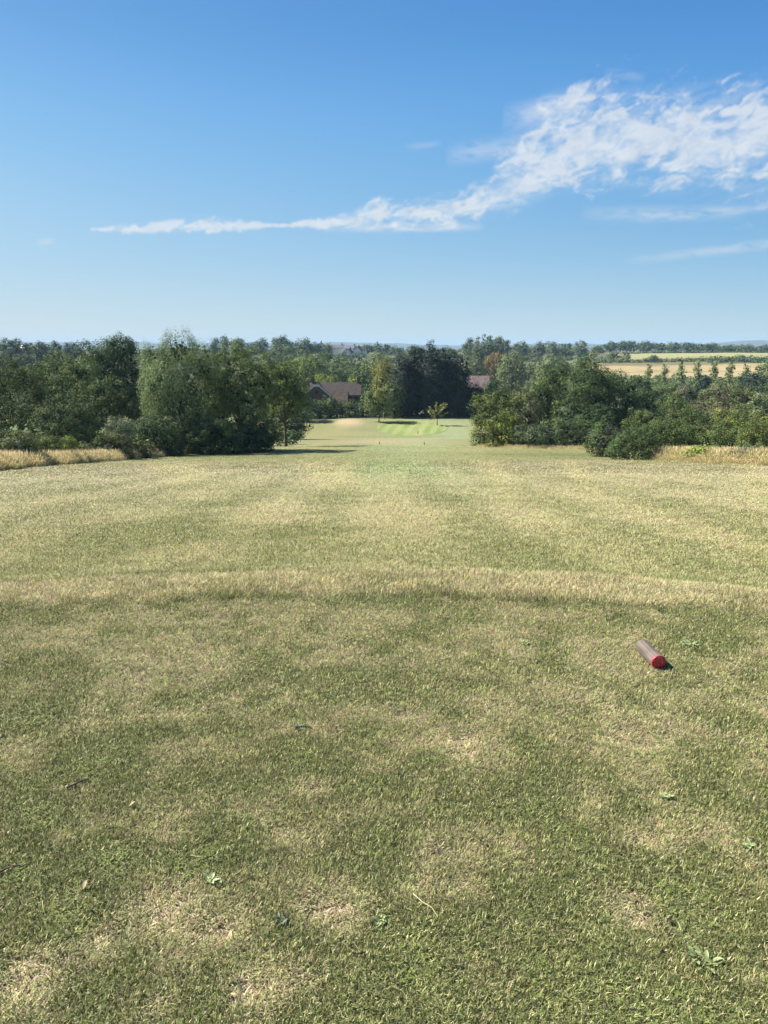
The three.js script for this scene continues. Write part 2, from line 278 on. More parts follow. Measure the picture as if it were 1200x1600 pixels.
// blue hills on the horizon
(function () {
  const P = [], C = [], I = [], n = 160;
  for (let i = 0; i <= n; i++) {
    const a = lerp(-75, 75, i / n) * Math.PI / 180, h = -12 + 66 * fbm(i * 0.30, 3, 4, 66);
    for (let k = 0; k < 6; k++) { const r = 5400 + k * 420, f = [0, 0.55, 0.9, 1, 0.92, 0.7][k]; P.push(Math.sin(a) * r, -110 + (h + 110) * f + 3 * noise(i * 0.9, k, 67), -Math.cos(a) * r); C.push(0.055, 0.075, 0.04); if (i < n && k < 5) { const b = i * 6 + k; I.push(b, b + 6, b + 1, b + 1, b + 6, b + 7); } }
  }
  const g = new THREE.BufferGeometry(); g.setAttribute('position', new THREE.Float32BufferAttribute(P, 3)); g.setAttribute('color', new THREE.Float32BufferAttribute(C, 3)); g.setIndex(I); g.computeVertexNormals();
  structure('hills', g, std('far wooded hill', 1, 1, 1, 0.95, { vertexColors: true, side: THREE.DoubleSide }), 'low blue hills along the horizon');
})();

// ---------------------------------------------------------------- buildings
function roofPrism(w, d, h, over = 0.3) { // ridge along x, eaves at y = 0
  const s = new THREE.Shape([[-d / 2 - over, -over * h / (d / 2)], [0, h], [d / 2 + over, -over * h / (d / 2)], [d / 2 + over - 0.05, -over * h / (d / 2) - 0.16], [0, h - 0.2], [-d / 2 - over + 0.05, -over * h / (d / 2) - 0.16]].map((p) => new THREE.Vector2(...p)));
  const g = new THREE.ExtrudeGeometry(s, { depth: w + 2 * over, bevelEnabled: false }); g.translate(0, 0, -w / 2 - over); g.rotateY(Math.PI / 2); return g;
}
function gabledWall(w, d, e, h) { const s = new THREE.Shape([[-d / 2, 0], [d / 2, 0], [d / 2, e], [0, e + h], [-d / 2, e]].map((p) => new THREE.Vector2(...p))); const g = new THREE.ExtrudeGeometry(s, { depth: w, bevelEnabled: false }); g.translate(0, 0, -w / 2); g.rotateY(Math.PI / 2); return g; }
const box = (w, h, d, x = 0, y = 0, z = 0) => new THREE.BoxGeometry(w, h, d).translate(x, y + h / 2, z);
const brickGrain = grainTexture(15, 0.6, 1.0, 1, 1); brickGrain.repeat.set(0.3, 0.3);
const tileGrain = grainTexture(25, 0.5, 1.0, 1, 1); tileGrain.repeat.set(0.25, 0.25);
const H = {
  brick: std('dark red brick', 0.22, 0.115, 0.072, 0.9, { map: brickGrain }), tile: std('plum clay roof tile', 0.085, 0.056, 0.044, 0.85, { map: tileGrain }), slate: std('slate roof', 0.078, 0.054, 0.044, 0.7, { map: tileGrain }),
  frame: std('brown window frame', 0.10, 0.07, 0.05, 0.7), white: std('white paint', 0.75, 0.74, 0.70, 0.7), glass: std('window glass', 0.03, 0.04, 0.05, 0.12), grey: std('grey roof', 0.12, 0.12, 0.14, 0.8), render: std('pale render', 0.6, 0.57, 0.52, 0.85), pinkRoof: std('weathered pinkish roof', 0.30, 0.215, 0.20, 0.85, { map: tileGrain }), metal: std('pale sheet roof', 0.8, 0.82, 0.82, 0.5),
};
(function () {   // the farmhouse among the trees left of the conifers
  const d = 236, p = at(525, d), ridge = heightAt(597, d) - p[1], eave = heightAt(614.5, d) - p[1], w = 14.6, dep = 7.4, rise = ridge - eave;
  const h = base('farmhouse', [p[0], p[1], p[2]], 0.03);
  tag(h, 'brick farmhouse with plum tiled roofs half hidden by the hedge left of the conifers', 'house');
  part('wall', gabledWall(w, dep, eave, rise - 0.22), H.brick, h);
  const rf = part('roof', roofPrism(w, dep, rise, 0.35).translate(0, eave, 0), H.slate, h); rf.userData.label = 'long plum grey main roof';
  for (const [x, z] of [[-w / 2 + 0.5, 0], [w / 2 - 0.4, 0]]) {
    const c = part('chimney', mergeGeometries([box(0.9, 2.0, 0.7, x, ridge - 0.7, z), box(1.06, 0.16, 0.86, x, ridge + 1.14, z)]), H.brick, h);
    part('chimney_pot', new THREE.CylinderGeometry(0.13, 0.16, 0.5, 10).translate(x, ridge + 1.55, z), H.tile, c);
  }
  // front wing, its gable turned to the tee
  const gw = 7.8, gx = -5.3, gd = 4.6, gz = dep / 2 + gd / 2;
  part('wing', gabledWall(gd, gw, eave - 0.05, rise - 0.25).rotateY(Math.PI / 2).translate(gx, 0, gz), H.brick, h);
  part('wing_roof', roofPrism(gd + 3, gw, rise - 0.03, 0.3).rotateY(Math.PI / 2).translate(gx, eave - 0.05, gz - 1.5), H.tile, h).userData.label = 'tiled roof of the front gable';
  const zf = gz + gd / 2 + 0.34, sl = Math.hypot(gw / 2 + 0.3, (rise - 0.03) * (1 + 0.3 / (gw / 2)));
  for (const s of [-1, 1]) { const b = new THREE.BoxGeometry(sl, 0.2, 0.06); b.rotateZ(-s * Math.atan2(rise, gw / 2)); b.translate(gx + s * (gw / 4 + 0.15), eave + rise / 2 - 0.28, zf); part('bargeboard', b, H.white, h); }
  part('gable_board', box(1.7, 0.5, 0.08, gx, eave + rise * 0.72, zf - 0.33), H.white, h);
  for (const [x, y] of [[gx - 1.3, eave - 1.5], [gx + 1.3, eave - 1.5], [gx, eave + 0.3]]) { const f = part('window', box(1.0, 1.1, 0.1, x, y, gz + gd / 2 + 0.02), H.frame, h); part('pane', box(0.8, 0.9, 0.04, x, y + 0.1, gz + gd / 2 + 0.075), H.glass, f); }
  // lean-to roof in the middle, sweeping lower than the main eaves
  const lean = new THREE.BoxGeometry(5.0, 0.16, 5.2); lean.rotateX(Math.atan2(rise, dep / 2)); lean.translate(1.2, eave - 1.15, dep / 2 + 1.4);
  part('lean_to_roof', lean, H.tile, h);
  part('lean_to', box(4.6, eave - 2.5, 2.6, 1.2, 0, dep / 2 + 1.3), H.brick, h);
  for (const x of [4.6, 6.2]) { const f = part('window', box(0.9, 1.3, 0.1, x, eave - 2.0, dep / 2 + 0.02), H.frame, h); part('pane', box(0.72, 1.1, 0.04, x, eave - 1.9, dep / 2 + 0.075), H.glass, f); }
})();
(function () {   // the roof that shows right of the conifers
  const d = 262, p = at(741, d), ridge = heightAt(587, d) - p[1], eave = ridge - 3.6, h = base('barn', p, -0.05);
  tag(h, 'barn with a weathered pinkish roof between the conifers and the olive maple', 'barn');
  part('wall', gabledWall(9, 7, eave, 3.4), H.brick, h); part('roof', roofPrism(9, 7, 3.6, 0.3).translate(0, eave, 0), H.pinkRoof, h);
  part('door', box(2.4, 2.8, 0.1, 1, 0, 3.52), std('dark plank', 0.08, 0.06, 0.05), h);
})();
function farHouse(px, d, ridgeY, eaveY, w, dep, turn, roofM, wallM, label, name = 'village_house') {
  const p = at(px, d), ridge = Math.max(5, heightAt(ridgeY, d) - p[1]), eave = Math.min(ridge - 1.5, heightAt(eaveY, d) - p[1]), h = base(name, p, turn);
  tag(h, label, 'house');
  part('wall', gabledWall(w, dep, eave, ridge - eave - 0.2), wallM, h); const r = part('roof', roofPrism(w, dep, ridge - eave, 0.4).translate(0, eave, 0), roofM, h);
  part('chimney', box(1.1, 2.2, 0.9, w * 0.36, ridge - 0.6, 0), H.brick, r);
  const k = Math.max(2, Math.round(w / 4));
  for (let i = 0; i < k; i++) { const f = part('window', box(1.3, 1.4, 0.12, (i + 0.5) / k * w - w / 2, eave - 2.1, dep / 2 + 0.03), H.white, h); part('pane', box(1.1, 1.2, 0.05, (i + 0.5) / k * w - w / 2, eave - 2.0, dep / 2 + 0.09), H.glass, f); }
}
farHouse(526, 900, 538.5, 543, 17, 9, 0.05, H.grey, H.render, 'long grey-roofed village house at the left of the far village');
farHouse(548, 890, 539.5, 544, 12, 9, -0.1, H.grey, H.render, 'grey-roofed village house in the middle of the far village');
farHouse(546, 800, 545, 551, 8, 7, 1.25, H.grey, H.white, 'white-gabled house standing in front of the far village roofs');
farHouse(563, 880, 541, 546, 13, 8, 0.1, H.tile, H.render, 'red-brown roofed house at the right of the far village');
farHouse(560, 830, 541.5, 547, 7, 7, 1.3, H.slate, H.white, 'bright white gable beside the red-brown village roof');
farHouse(502, 860, 534.5, 539, 6, 7, 1.5, H.grey, H.white, 'white house end alone between skyline trees left of the village');
farHouse(47, 520, 539.5, 542.5, 7, 8, 0.1, H.metal, H.render, 'pale-roofed building among the far left trees', 'farm_building');

// ---------------------------------------------------------------- foliage
const TONE = {
  willow: [0.175, 0.235, 0.088], ash: [0.135, 0.185, 0.05], oak: [0.070, 0.115, 0.045], thorn: [0.115, 0.145, 0.042], fir: [0.024, 0.046, 0.030], maple: [0.14, 0.17, 0.04], birch: [0.16, 0.21, 0.06],
  pale: [0.25, 0.29, 0.16], far: [0.085, 0.125, 0.05], farpale: [0.145, 0.19, 0.07], lime: [0.22, 0.28, 0.05], rust: [0.24, 0.17, 0.07], gold: [0.28, 0.275, 0.07], grey: [0.145, 0.165, 0.10], twig: [0.17, 0.145, 0.10], bramble: [0.085, 0.13, 0.042],
};
function limb(pts, r0, r1, sides = 6) {
  const v = [], idx = [], n = pts.length, t = new THREE.Vector3(), a = new THREE.Vector3(), b = new THREE.Vector3();
  for (let i = 0; i < n; i++) {
    t.subVectors(pts[Math.min(n - 1, i + 1)], pts[Math.max(0, i - 1)]).normalize();
    a.set(0.3, 0.1, 1).cross(t).normalize(); b.crossVectors(t, a);
    const r = lerp(r0, r1, Math.pow(i / (n - 1), 0.8)) * (i === 0 ? 1.25 : 1);
    for (let k = 0; k < sides; k++) { const w = k / sides * 2 * Math.PI; v.push(pts[i].x + (a.x * Math.cos(w) + b.x * Math.sin(w)) * r, pts[i].y + (a.y * Math.cos(w) + b.y * Math.sin(w)) * r, pts[i].z + (a.z * Math.cos(w) + b.z * Math.sin(w)) * r); }
    if (i) for (let k = 0; k < sides; k++) { const p = (i - 1) * sides + k, q = (i - 1) * sides + (k + 1) % sides; idx.push(p, q, q + sides, p, q + sides, p + sides); }
  }
  const g = new THREE.BufferGeometry(); g.setAttribute('position', new THREE.Float32BufferAttribute(v, 3)); g.setIndex(idx); g.computeVertexNormals(); return g;
}
function lobesOf(style, Hh, Ww, Bb, R) {
  const a = Ww / 2, c = (Hh - Bb) / 2, y0 = (Hh + Bb) / 2, L = [];
  if (style === 'column' || style === 'cone') {
    const n = 9, prof = (t) => style === 'cone' ? Math.pow(1 - t * 0.93, 0.8) : Math.min(1, 0.55 + t * 2.2) * Math.pow(Math.max(0.02, 1 - t * t * 0.92), 0.6);
    for (let i = 0; i < n; i++) { const t = i / (n - 1), r = Math.max(0.12, a * prof(t) * (0.75 + 0.2 * R())); L.push([(R() - 0.5) * a * 0.25, Bb + (Hh - Bb) * (0.06 + 0.86 * t), (R() - 0.5) * a * 0.25, r, (Hh - Bb) / n * (0.9 + 0.5 * R()), r]); }
    if (a > 2) for (let i = 0; i < 26; i++) { const t = (i + R()) / 26 * 0.9, f = a * prof(t), w = i * 2.399, r = a * (0.16 + 0.1 * R()); L.push([Math.cos(w) * f * 0.82, Bb + (Hh - Bb) * t, Math.sin(w) * f * 0.82, r, r * (2.0 + R()), r]); }
    return L;
  }
  if (style === 'bush') {
    const n = 8 + Math.floor(R() * 4);
    for (let i = 0; i < 6; i++) { const w = i * 1.05 + R(); L.push([Math.cos(w) * a * 0.58, Hh * 0.16, Math.sin(w) * a * 0.55, a * 0.34, Hh * 0.2, a * 0.34]); }
    L.push([0, Hh * 0.38, 0, a * 0.68, Hh * 0.5, a * 0.6]);
    for (let i = 0; i < n; i++) { const w = i / n * 6.283 + R(), q = 0.35 + 0.35 * R(), r = (0.28 + 0.2 * R()); L.push([Math.cos(w) * a * q, Hh * (0.22 + 0.42 * R()), Math.sin(w) * a * q * 0.85, a * r, Math.min(Hh * 0.34, a * r * 1.1), a * r]); }
    return L;
  }
  L.push([0, y0 - c * 0.05, 0, a * 0.70, c * 0.80, a * 0.70]);
  const n = style === 'clumpy' ? 17 : 12;
  for (let i = 0; i < n; i++) {
    const w = i * 2.399 + R() * 0.7, yy = -0.85 + 1.72 * ((i + 0.5) / n) + (R() - 0.5) * 0.2, rr = Math.sqrt(Math.max(0.05, 1 - yy * yy * 0.85)), q = style === 'clumpy' ? 0.70 : 0.62, r = (style === 'clumpy' ? 0.24 : 0.33) + 0.15 * R();
    L.push([Math.cos(w) * rr * a * q, y0 + yy * c * 0.78, Math.sin(w) * rr * a * q, a * r, Math.min(c * 0.5, a * r * (0.85 + 0.3 * R())), a * r]);
  }
  if (Bb < Hh * 0.08) for (let i = 0; i < 7; i++) { const w = i * 0.9 + R(); L.push([Math.cos(w) * a * 0.6, Hh * 0.14, Math.sin(w) * a * 0.6, a * 0.33, Hh * 0.16, a * 0.33]); }
  return L;
}
let leafTotal = 0;
function crown(style, Hh, Ww, Bb, tone, nLeaves, leaf, seed, o = {}) {
  const R = rng(seed), L = lobesOf(style === 'weeping' ? 'broad' : style, Hh, Ww, Bb, R), area = L.map((l) => l[3] * (l[4] + l[5])), sum = area.reduce((p, q) => p + q);
  const near = o.near, per = o.per ?? (near ? 46 : 16), N = Math.max(60, Math.round(nLeaves)), P = new Float32Array(N * 12), C = new Float32Array(N * 12), I = new Uint32Array(N * 6);
  const cr = leaf * (style === 'clumpy' ? 2.6 : style === 'weeping' ? 1.9 : 2.2) * (near ? 1.5 : 1);
  let k = 0, guard = 0, tint2 = o.tint2;
  const dir = new THREE.Vector3(), nor = new THREE.Vector3(), side = new THREE.Vector3(), lobeTone = L.map(() => 0.75 + 0.5 * R());
  while (k < N && guard++ < N * 4) {
    let pick = R() * sum, li = 0; while (li < L.length - 1 && (pick -= area[li]) > 0) li++;
    const l = L[li], core = R() < 0.18;
    const ct = 2 * R() - 1, ph = R() * 6.2832, st = Math.sqrt(1 - ct * ct), ux = Math.cos(ph) * st, uy = ct, uz = Math.sin(ph) * st;
    if (!core && uy < -0.35 && R() < 0.5 && style !== 'column' && style !== 'cone') continue;
    const rad = core ? 0.3 + 0.38 * R() : 0.80 + 0.26 * Math.pow(R(), 1.3);
    const cx = l[0] + ux * l[3] * rad, cy = l[1] + uy * l[4] * rad, cz = l[2] + uz * l[5] * rad;
    if (cy < 0.05) continue;
    if (!core) { let hid = false; for (let j = 0; j < L.length && !hid; j++) if (j !== li) { const m = L[j], q = ((cx - m[0]) / m[3]) ** 2 + ((cy - m[1]) / m[4]) ** 2 + ((cz - m[2]) / m[5]) ** 2; if (q < 0.5) hid = true; } if (hid && R() < 0.8) continue; }
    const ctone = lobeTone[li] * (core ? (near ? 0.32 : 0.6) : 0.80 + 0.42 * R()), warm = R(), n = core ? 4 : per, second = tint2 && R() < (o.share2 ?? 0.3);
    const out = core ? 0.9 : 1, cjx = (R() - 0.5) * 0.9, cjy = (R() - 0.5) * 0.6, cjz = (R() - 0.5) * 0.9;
    for (let i = 0; i < n && k < N; i++, k++) {
      const rr = cr * Math.cbrt(R()) * out, t1 = 2 * R() - 1, p1 = R() * 6.2832, s1 = Math.sqrt(1 - t1 * t1);
      let x = cx + Math.cos(p1) * s1 * rr, y = cy + t1 * rr * (style === 'weeping' ? 2.0 : 0.75), z = cz + Math.sin(p1) * s1 * rr;
      if (y < 0.03) y = 0.03 + R() * 0.2;
      dir.set(ux + (R() - 0.5) * 2.2, uy * 0.6 + (R() - 0.5) * 1.8 + (o.up ?? 0), uz + (R() - 0.5) * 2.2);
      if (style === 'weeping') dir.set(ux * 0.5 + (R() - 0.5) * 0.9, -1.1 + R() * 0.9 + (uy > 0.6 ? 0.8 : 0), uz * 0.5 + (R() - 0.5) * 0.9);
      if (style === 'cone' || style === 'column') dir.y += style === 'cone' ? 0.1 : 0.9;
      dir.normalize();
      nor.set(ux * 0.55 + Math.cos(p1) * s1 * 0.6 + cjx * 0.5 + (R() - 0.5) * 0.95, uy * 0.55 + t1 * 0.6 + 0.32 + cjy * 0.5 + (R() - 0.5) * 0.85, uz * 0.55 + Math.sin(p1) * s1 * 0.6 + cjz * 0.5 + (R() - 0.5) * 0.95).normalize();
      dir.addScaledVector(nor, -dir.dot(nor) * 0.8).normalize();
      side.crossVectors(dir, nor); if (side.lengthSq() < 1e-4) side.set(1, 0, 0); side.normalize();
      const Ln = leaf * (0.65 + 0.7 * R()) * (core ? (leaf < 0.16 ? 1.5 : near ? 2.2 : 1.6) : 1), Wn = Ln * (core ? 0.45 : o.slim ?? 0.30), b = k * 12;
      P[b] = x; P[b + 1] = y; P[b + 2] = z;
      P[b + 3] = x + dir.x * Ln * 0.45 + side.x * Wn; P[b + 4] = y + dir.y * Ln * 0.45 + side.y * Wn; P[b + 5] = z + dir.z * Ln * 0.45 + side.z * Wn;
      P[b + 6] = x + dir.x * Ln; P[b + 7] = y + dir.y * Ln - Ln * 0.08; P[b + 8] = z + dir.z * Ln;
      P[b + 9] = x + dir.x * Ln * 0.45 - side.x * Wn; P[b + 10] = y + dir.y * Ln * 0.45 - side.y * Wn; P[b + 11] = z + dir.z * Ln * 0.45 - side.z * Wn;
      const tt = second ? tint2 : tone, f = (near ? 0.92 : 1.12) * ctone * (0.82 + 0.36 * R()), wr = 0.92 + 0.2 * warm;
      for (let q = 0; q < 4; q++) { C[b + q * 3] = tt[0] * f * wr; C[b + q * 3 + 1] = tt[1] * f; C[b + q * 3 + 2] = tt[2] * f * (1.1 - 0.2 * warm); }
      I.set([k * 4, k * 4 + 1, k * 4 + 2, k * 4, k * 4 + 2, k * 4 + 3], k * 6);
    }
  }
  leafTotal += k;
  const g = new THREE.BufferGeometry();
  g.setAttribute('position', new THREE.BufferAttribute(P.subarray(0, k * 12), 3)); g.setAttribute('color', new THREE.BufferAttribute(C.subarray(0, k * 12), 3)); g.setIndex(new THREE.BufferAttribute(I.subarray(0, k * 6), 1));
  return { g, L };
}
const V = (x, y, z) => new THREE.Vector3(x, y, z);
function woody(style, Hh, Bb, L, seed, thick, limbs, sides) {
  const R = rng(seed + 7), r0 = thick ?? Math.max(0.1, Hh * 0.022), top = style === 'cone' || style === 'column' ? Hh * 0.9 : Hh * 0.62, pts = [];
  const bx = (R() - 0.5) * Hh * 0.06, bz = (R() - 0.5) * Hh * 0.06;
  for (let i = 0; i <= 6; i++) { const t = i / 6; pts.push(V(bx * Math.sin(t * 2.2), -0.25 + t * (top + 0.25), bz * Math.sin(t * 2.6))); }
  const gs = [limb(pts, r0, r0 * 0.3, sides)];
  for (let i = 0; i < limbs; i++) {
    const l = L[1 + i % (L.length - 1)], s = Math.min(0.9, Math.max(0.22, (l[1] * 0.55) / top)), p = V(bx * Math.sin(s * 2.2), -0.25 + s * (top + 0.25), bz * Math.sin(s * 2.6)), q = V(l[0] * 0.85, l[1], l[2] * 0.85), m = p.clone().lerp(q, 0.5); m.y += (q.y - p.y) * -0.12; m.x *= 1.12;
    gs.push(limb([p, m, q], r0 * (0.5 - s * 0.25), r0 * 0.08, Math.max(4, sides - 2)));
  }
  return mergeGeometries(gs);
}
let seedNo = 1;
// px: column of the trunk, d: metres ahead, top: row of the top, w: width in columns, low: share of the height left bare below the crown
function tree(px, d, top, w, style, tone, label, o = {}) {
  const seed = 1000 + 37 * seedNo++, p = at(px, d), unit = Math.hypot(d, EYE - p[1]) / FOC, Hh = Math.max(o.minH ?? 0.6, heightAt(top, d) - p[1]), Ww = w * unit * 1.02, bush = style === 'bush' || o.bush;
  const g = base(o.name ?? (bush ? 'bush' : 'tree'), p, 0), R = rng(seed);
  tag(g, label, o.category ?? (bush ? 'bush' : 'tree'), o.group);
  const low = o.low ?? (d < 240 ? 0.12 : 0.06), leafPx = o.leafPx ?? (d > 300 ? 2.0 : 2.15), leaf = Math.max(0.10, leafPx * unit), hpx = Math.min(Hh * (1 - low) / unit, o.seen ?? 400);
  const n = (o.dens ?? 1) * w * hpx * (d > 300 ? 2.0 : 2.3) + 60;
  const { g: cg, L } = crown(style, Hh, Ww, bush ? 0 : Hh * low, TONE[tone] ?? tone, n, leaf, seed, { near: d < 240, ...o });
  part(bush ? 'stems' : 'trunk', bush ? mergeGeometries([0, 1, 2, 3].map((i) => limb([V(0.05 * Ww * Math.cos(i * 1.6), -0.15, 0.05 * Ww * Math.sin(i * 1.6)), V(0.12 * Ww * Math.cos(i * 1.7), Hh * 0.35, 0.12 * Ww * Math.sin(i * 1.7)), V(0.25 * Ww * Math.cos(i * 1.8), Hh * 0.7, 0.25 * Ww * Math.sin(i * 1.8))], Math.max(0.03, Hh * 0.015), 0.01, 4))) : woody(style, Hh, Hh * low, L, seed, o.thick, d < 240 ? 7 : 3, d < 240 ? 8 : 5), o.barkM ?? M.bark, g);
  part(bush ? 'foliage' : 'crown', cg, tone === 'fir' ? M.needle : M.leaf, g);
  return g;
}
const bush = (px, d, top, w, tone, label, o = {}) => tree(px, d, top, w, 'bush', tone, label, o);

// trees left of the hole
tree(288, 92, 513, 142, 'weeping', 'willow', 'tall pale grey-green willow, the biggest tree left of the hole', { low: 0.03, dens: 1.15, slim: 0.22 });
tree(380, 95, 529, 118, 'broad', 'ash', 'dark green ash against the right side of the big pale willow', { low: 0.06, dens: 1.1, tint2: TONE.willow, share2: 0.25 });
tree(447, 113, 562, 70, 'broad', 'ash', 'slender tree with a bare trunk at the right end of the left wood', { low: 0.30, thick: 0.24, dens: 0.95, tint2: TONE.lime, share2: 0.25 });
tree(182, 122, 511, 108, 'clumpy', 'oak', 'dark blue-green oak rising behind the left wood beside the willow', { low: 0.15 });
tree(108, 106, 537, 112, 'broad', 'ash', 'rounded sunlit tree between the far left tree and the dark oak', { low: 0.05, tint2: TONE.willow, share2: 0.35 });
tree(24, 84, 554, 138, 'broad', 'thorn', 'broad olive tree at the left edge of the photo', { low: 0.03, tint2: TONE.oak, share2: 0.4 });
tree(165, 88, 580, 104, 'broad', 'thorn', 'olive hawthorn in front of the dark oak', { low: 0.02, name: 'hawthorn_tree', tint2: TONE.oak, share2: 0.4 });
bush(96, 74, 606, 150, 'oak', 'large dark bush under the rounded sunlit tree', { tint2: TONE.thorn, share2: 0.35 });
bush(248, 84, 640, 90, 'oak', 'dark bush under the left side of the willow', { tint2: TONE.willow, share2: 0.3 });
bush(330, 88, 650, 110, 'oak', 'dark undergrowth bush beneath the willow and the ash', { tint2: TONE.ash, share2: 0.2 });
bush(395, 92, 662, 70, 'oak', 'low dark bush at the foot of the ash');
tree(190, 75, 648, 42, 'broad', 'pale', 'small pale silvery sapling in front of the dark wood left of the willow', { low: 0.1, name: 'sapling' });
bush(22, 50, 664, 96, 'thorn', 'greyish green bramble mound behind the golden grass at the left edge', { tint2: TONE.grey, share2: 0.4 });
bush(78, 57, 674, 70, 'thorn', 'smaller bramble mound right of the left-edge mound', { tint2: TONE.ash, share2: 0.4 });
bush(128, 63, 690, 50, 'thorn', 'low bramble at the right end of the golden grass', { tint2: TONE.grey, share2: 0.4 });
tree(112, 60, 677, 24, 'broad', 'lime', 'little bright green sapling poking out of the brambles at left', { low: 0.15, name: 'sapling', dens: 0.7 });
bush(185, 71, 668, 56, 'thorn', 'grey-green bush below the silvery sapling', { tint2: TONE.grey, share2: 0.3 });
bush(218, 76, 690, 60, 'grey', 'low grey weedy bush at the wood edge left of the willow', { tint2: TONE.thorn, share2: 0.5 });
bush(262, 84, 697, 50, 'grey', 'low scrubby bush at the foot of the willow', { tint2: TONE.thorn, share2: 0.5 });
// hedge and trees round the house
bush(452, 165, 624, 66, 'oak', 'dark hedge bush behind the slender bare-trunked tree', { tint2: TONE.thorn, share2: 0.3 });
bush(500, 213, 621, 62, 'oak', 'left hedge bush in front of the farmhouse gable', { tint2: TONE.thorn, share2: 0.35 });
bush(540, 216, 626, 58, 'oak', 'middle hedge bush in front of the farmhouse', { tint2: TONE.thorn, share2: 0.35 });
bush(572, 217, 623, 52, 'oak', 'right hedge bush in front of the farmhouse', { tint2: TONE.thorn, share2: 0.4 });
tree(468, 205, 598, 36, 'broad', 'ash', 'green tree left of the farmhouse gable', { low: 0.05 });
tree(604, 224, 556, 48, 'weeping', 'gold', 'yellow-green weeping willow left of the dark conifers', { low: 0.03, slim: 0.22, tint2: TONE.birch, share2: 0.4 });
tree(592, 204, 605, 40, 'broad', 'birch', 'small birch with a short trunk on the grass left of the green', { low: 0.16, name: 'birch_tree', tint2: TONE.gold, share2: 0.2, thick: 0.16 });
tree(617, 214, 590, 34, 'weeping', 'birch', 'thin drooping tree between the birch and the dark conifers', { low: 0.03, dens: 0.8, tint2: TONE.thorn, share2: 0.5 });
const firs = [[630, 217, 552, 42, 'first dark conifer from the left behind the green'], [652, 222, 541, 46, 'second dark conifer from the left behind the green'], [674, 217, 538, 46, 'third dark conifer from the left behind the green'], [696, 221, 545, 42, 'fourth dark conifer from the left, behind the bare sapling'], [716, 217, 555, 40, 'rightmost tall dark conifer behind the green']];
for (const [px, d, top, w, label] of firs) tree(px, d, top, w, 'column', 'fir', label, { low: 0.01, name: 'conifer', group: 'dark conifers behind the green', dens: 1.35, slim: 0.32, category: 'conifer' });
bush(735, 219, 590, 44, 'fir', 'low dark conifer skirt right of the tall conifers', { name: 'conifer_bush', dens: 1.3 });
tree(648, 300, 530, 34, 'broad', 'far', 'rounded grey-green tree peeping over the dark conifers', { low: 0.05 });
tree(700, 290, 540, 36, 'broad', 'far', 'green treetop behind the right conifers', { low: 0.05 });
// trees right of the hole
tree(770, 112, 601, 72, 'clumpy', 'maple', 'olive-yellow maple at the left end of the right wood', { low: 0.06, name: 'maple_tree', tint2: TONE.oak, share2: 0.25 });
tree(787, 107, 640, 56, 'clumpy', 'maple', 'lower yellow-green maple in front of the olive-yellow maple', { low: 0.03, name: 'maple_tree', tint2: TONE.lime, share2: 0.2 });
tree(818, 110, 606, 48, 'broad', 'twig', 'brownish half-dead tree between the maple and the big dark oak', { low: 0.06, dens: 0.6, tint2: TONE.thorn, share2: 0.4 });
tree(838, 118, 590, 56, 'broad', 'grey', 'grey-green tree between the maple and the big dark oak', { low: 0.06, tint2: TONE.ash, share2: 0.5 });
tree(895, 116, 547, 128, 'clumpy', 'oak', 'big dark green oak, the tallest tree right of the hole', { low: 0.05, dens: 1.15, tint2: TONE.ash, share2: 0.3 });
tree(948, 120, 566, 78, 'clumpy', 'oak', 'dark oak joined to the right side of the tallest right tree', { low: 0.04, dens: 1.1 });
tree(992, 128, 598, 66, 'broad', 'oak', 'low dark tree at the right end of the right wood', { low: 0.02, dens: 1.1 });
bush(838, 104, 662, 86, 'oak', 'dark bush at the front of the right wood beside the maple', { tint2: TONE.grey, share2: 0.3 });
bush(895, 104, 650, 90, 'oak', 'dark bush at the foot of the tallest right tree', { tint2: TONE.thorn, share2: 0.2 });
tree(925, 108, 626, 60, 'broad', 'oak', 'small dark tree in the shade right of the tallest right tree', { low: 0.03 });
// scrub on the right
bush(942, 80, 650, 58, 'bramble', 'grey-green bush at the foot of the right wood beside the field edge', { tint2: TONE.grey, share2: 0.35 });
bush(990, 64, 664, 88, 'oak', 'dark rounded bush standing foremost on the right field edge', { tint2: TONE.bramble, share2: 0.4, dens: 1.1 });
bush(1050, 68, 646, 100, 'bramble', 'broad bush behind the pale reeds right of the foremost bush', { tint2: TONE.thorn, share2: 0.3 });
bush(1118, 66, 658, 96, 'bramble', 'low mixed bush behind the reeds near the thin stake', { tint2: TONE.thorn, share2: 0.45 });
bush(1190, 60, 652, 100, 'thorn', 'olive bush at the right edge behind the reeds', { tint2: TONE.ash, share2: 0.35 });
bush(1100, 56.5, 694, 46, 'lime', 'bright green bramble patch above the pale reeds', { leafPx: 3.2 });
bush(1172, 53, 694, 50, 'grey', 'grey-leaved weeds among the reeds near the right edge', { tint2: TONE.bramble, share2: 0.4, leafPx: 3.2 });
bush(1010, 96, 636, 84, 'thorn', 'olive bush behind the foremost right bush', { tint2: TONE.bramble, share2: 0.5 });
bush(1085, 100, 634, 90, 'bramble', 'mid green bush in the middle of the right scrub', { tint2: TONE.thorn, share2: 0.4 });
bush(1160, 92, 640, 90, 'thorn', 'olive-green bush in the right scrub below the silvery willow', { tint2: TONE.lime, share2: 0.15 });
tree(1045, 140, 606, 60, 'broad', 'ash', 'leafy tree right of the dark right wood', { low: 0.04, tint2: TONE.oak, share2: 0.3 });
bush(1030, 118, 620, 62, 'oak', 'dark bush beside the right end of the right wood', { tint2: TONE.ash, share2: 0.3 });
bush(1075, 150, 618, 50, 'bramble', 'rounded bush left of the pale clearing in the scrub', { tint2: TONE.thorn, share2: 0.3 });
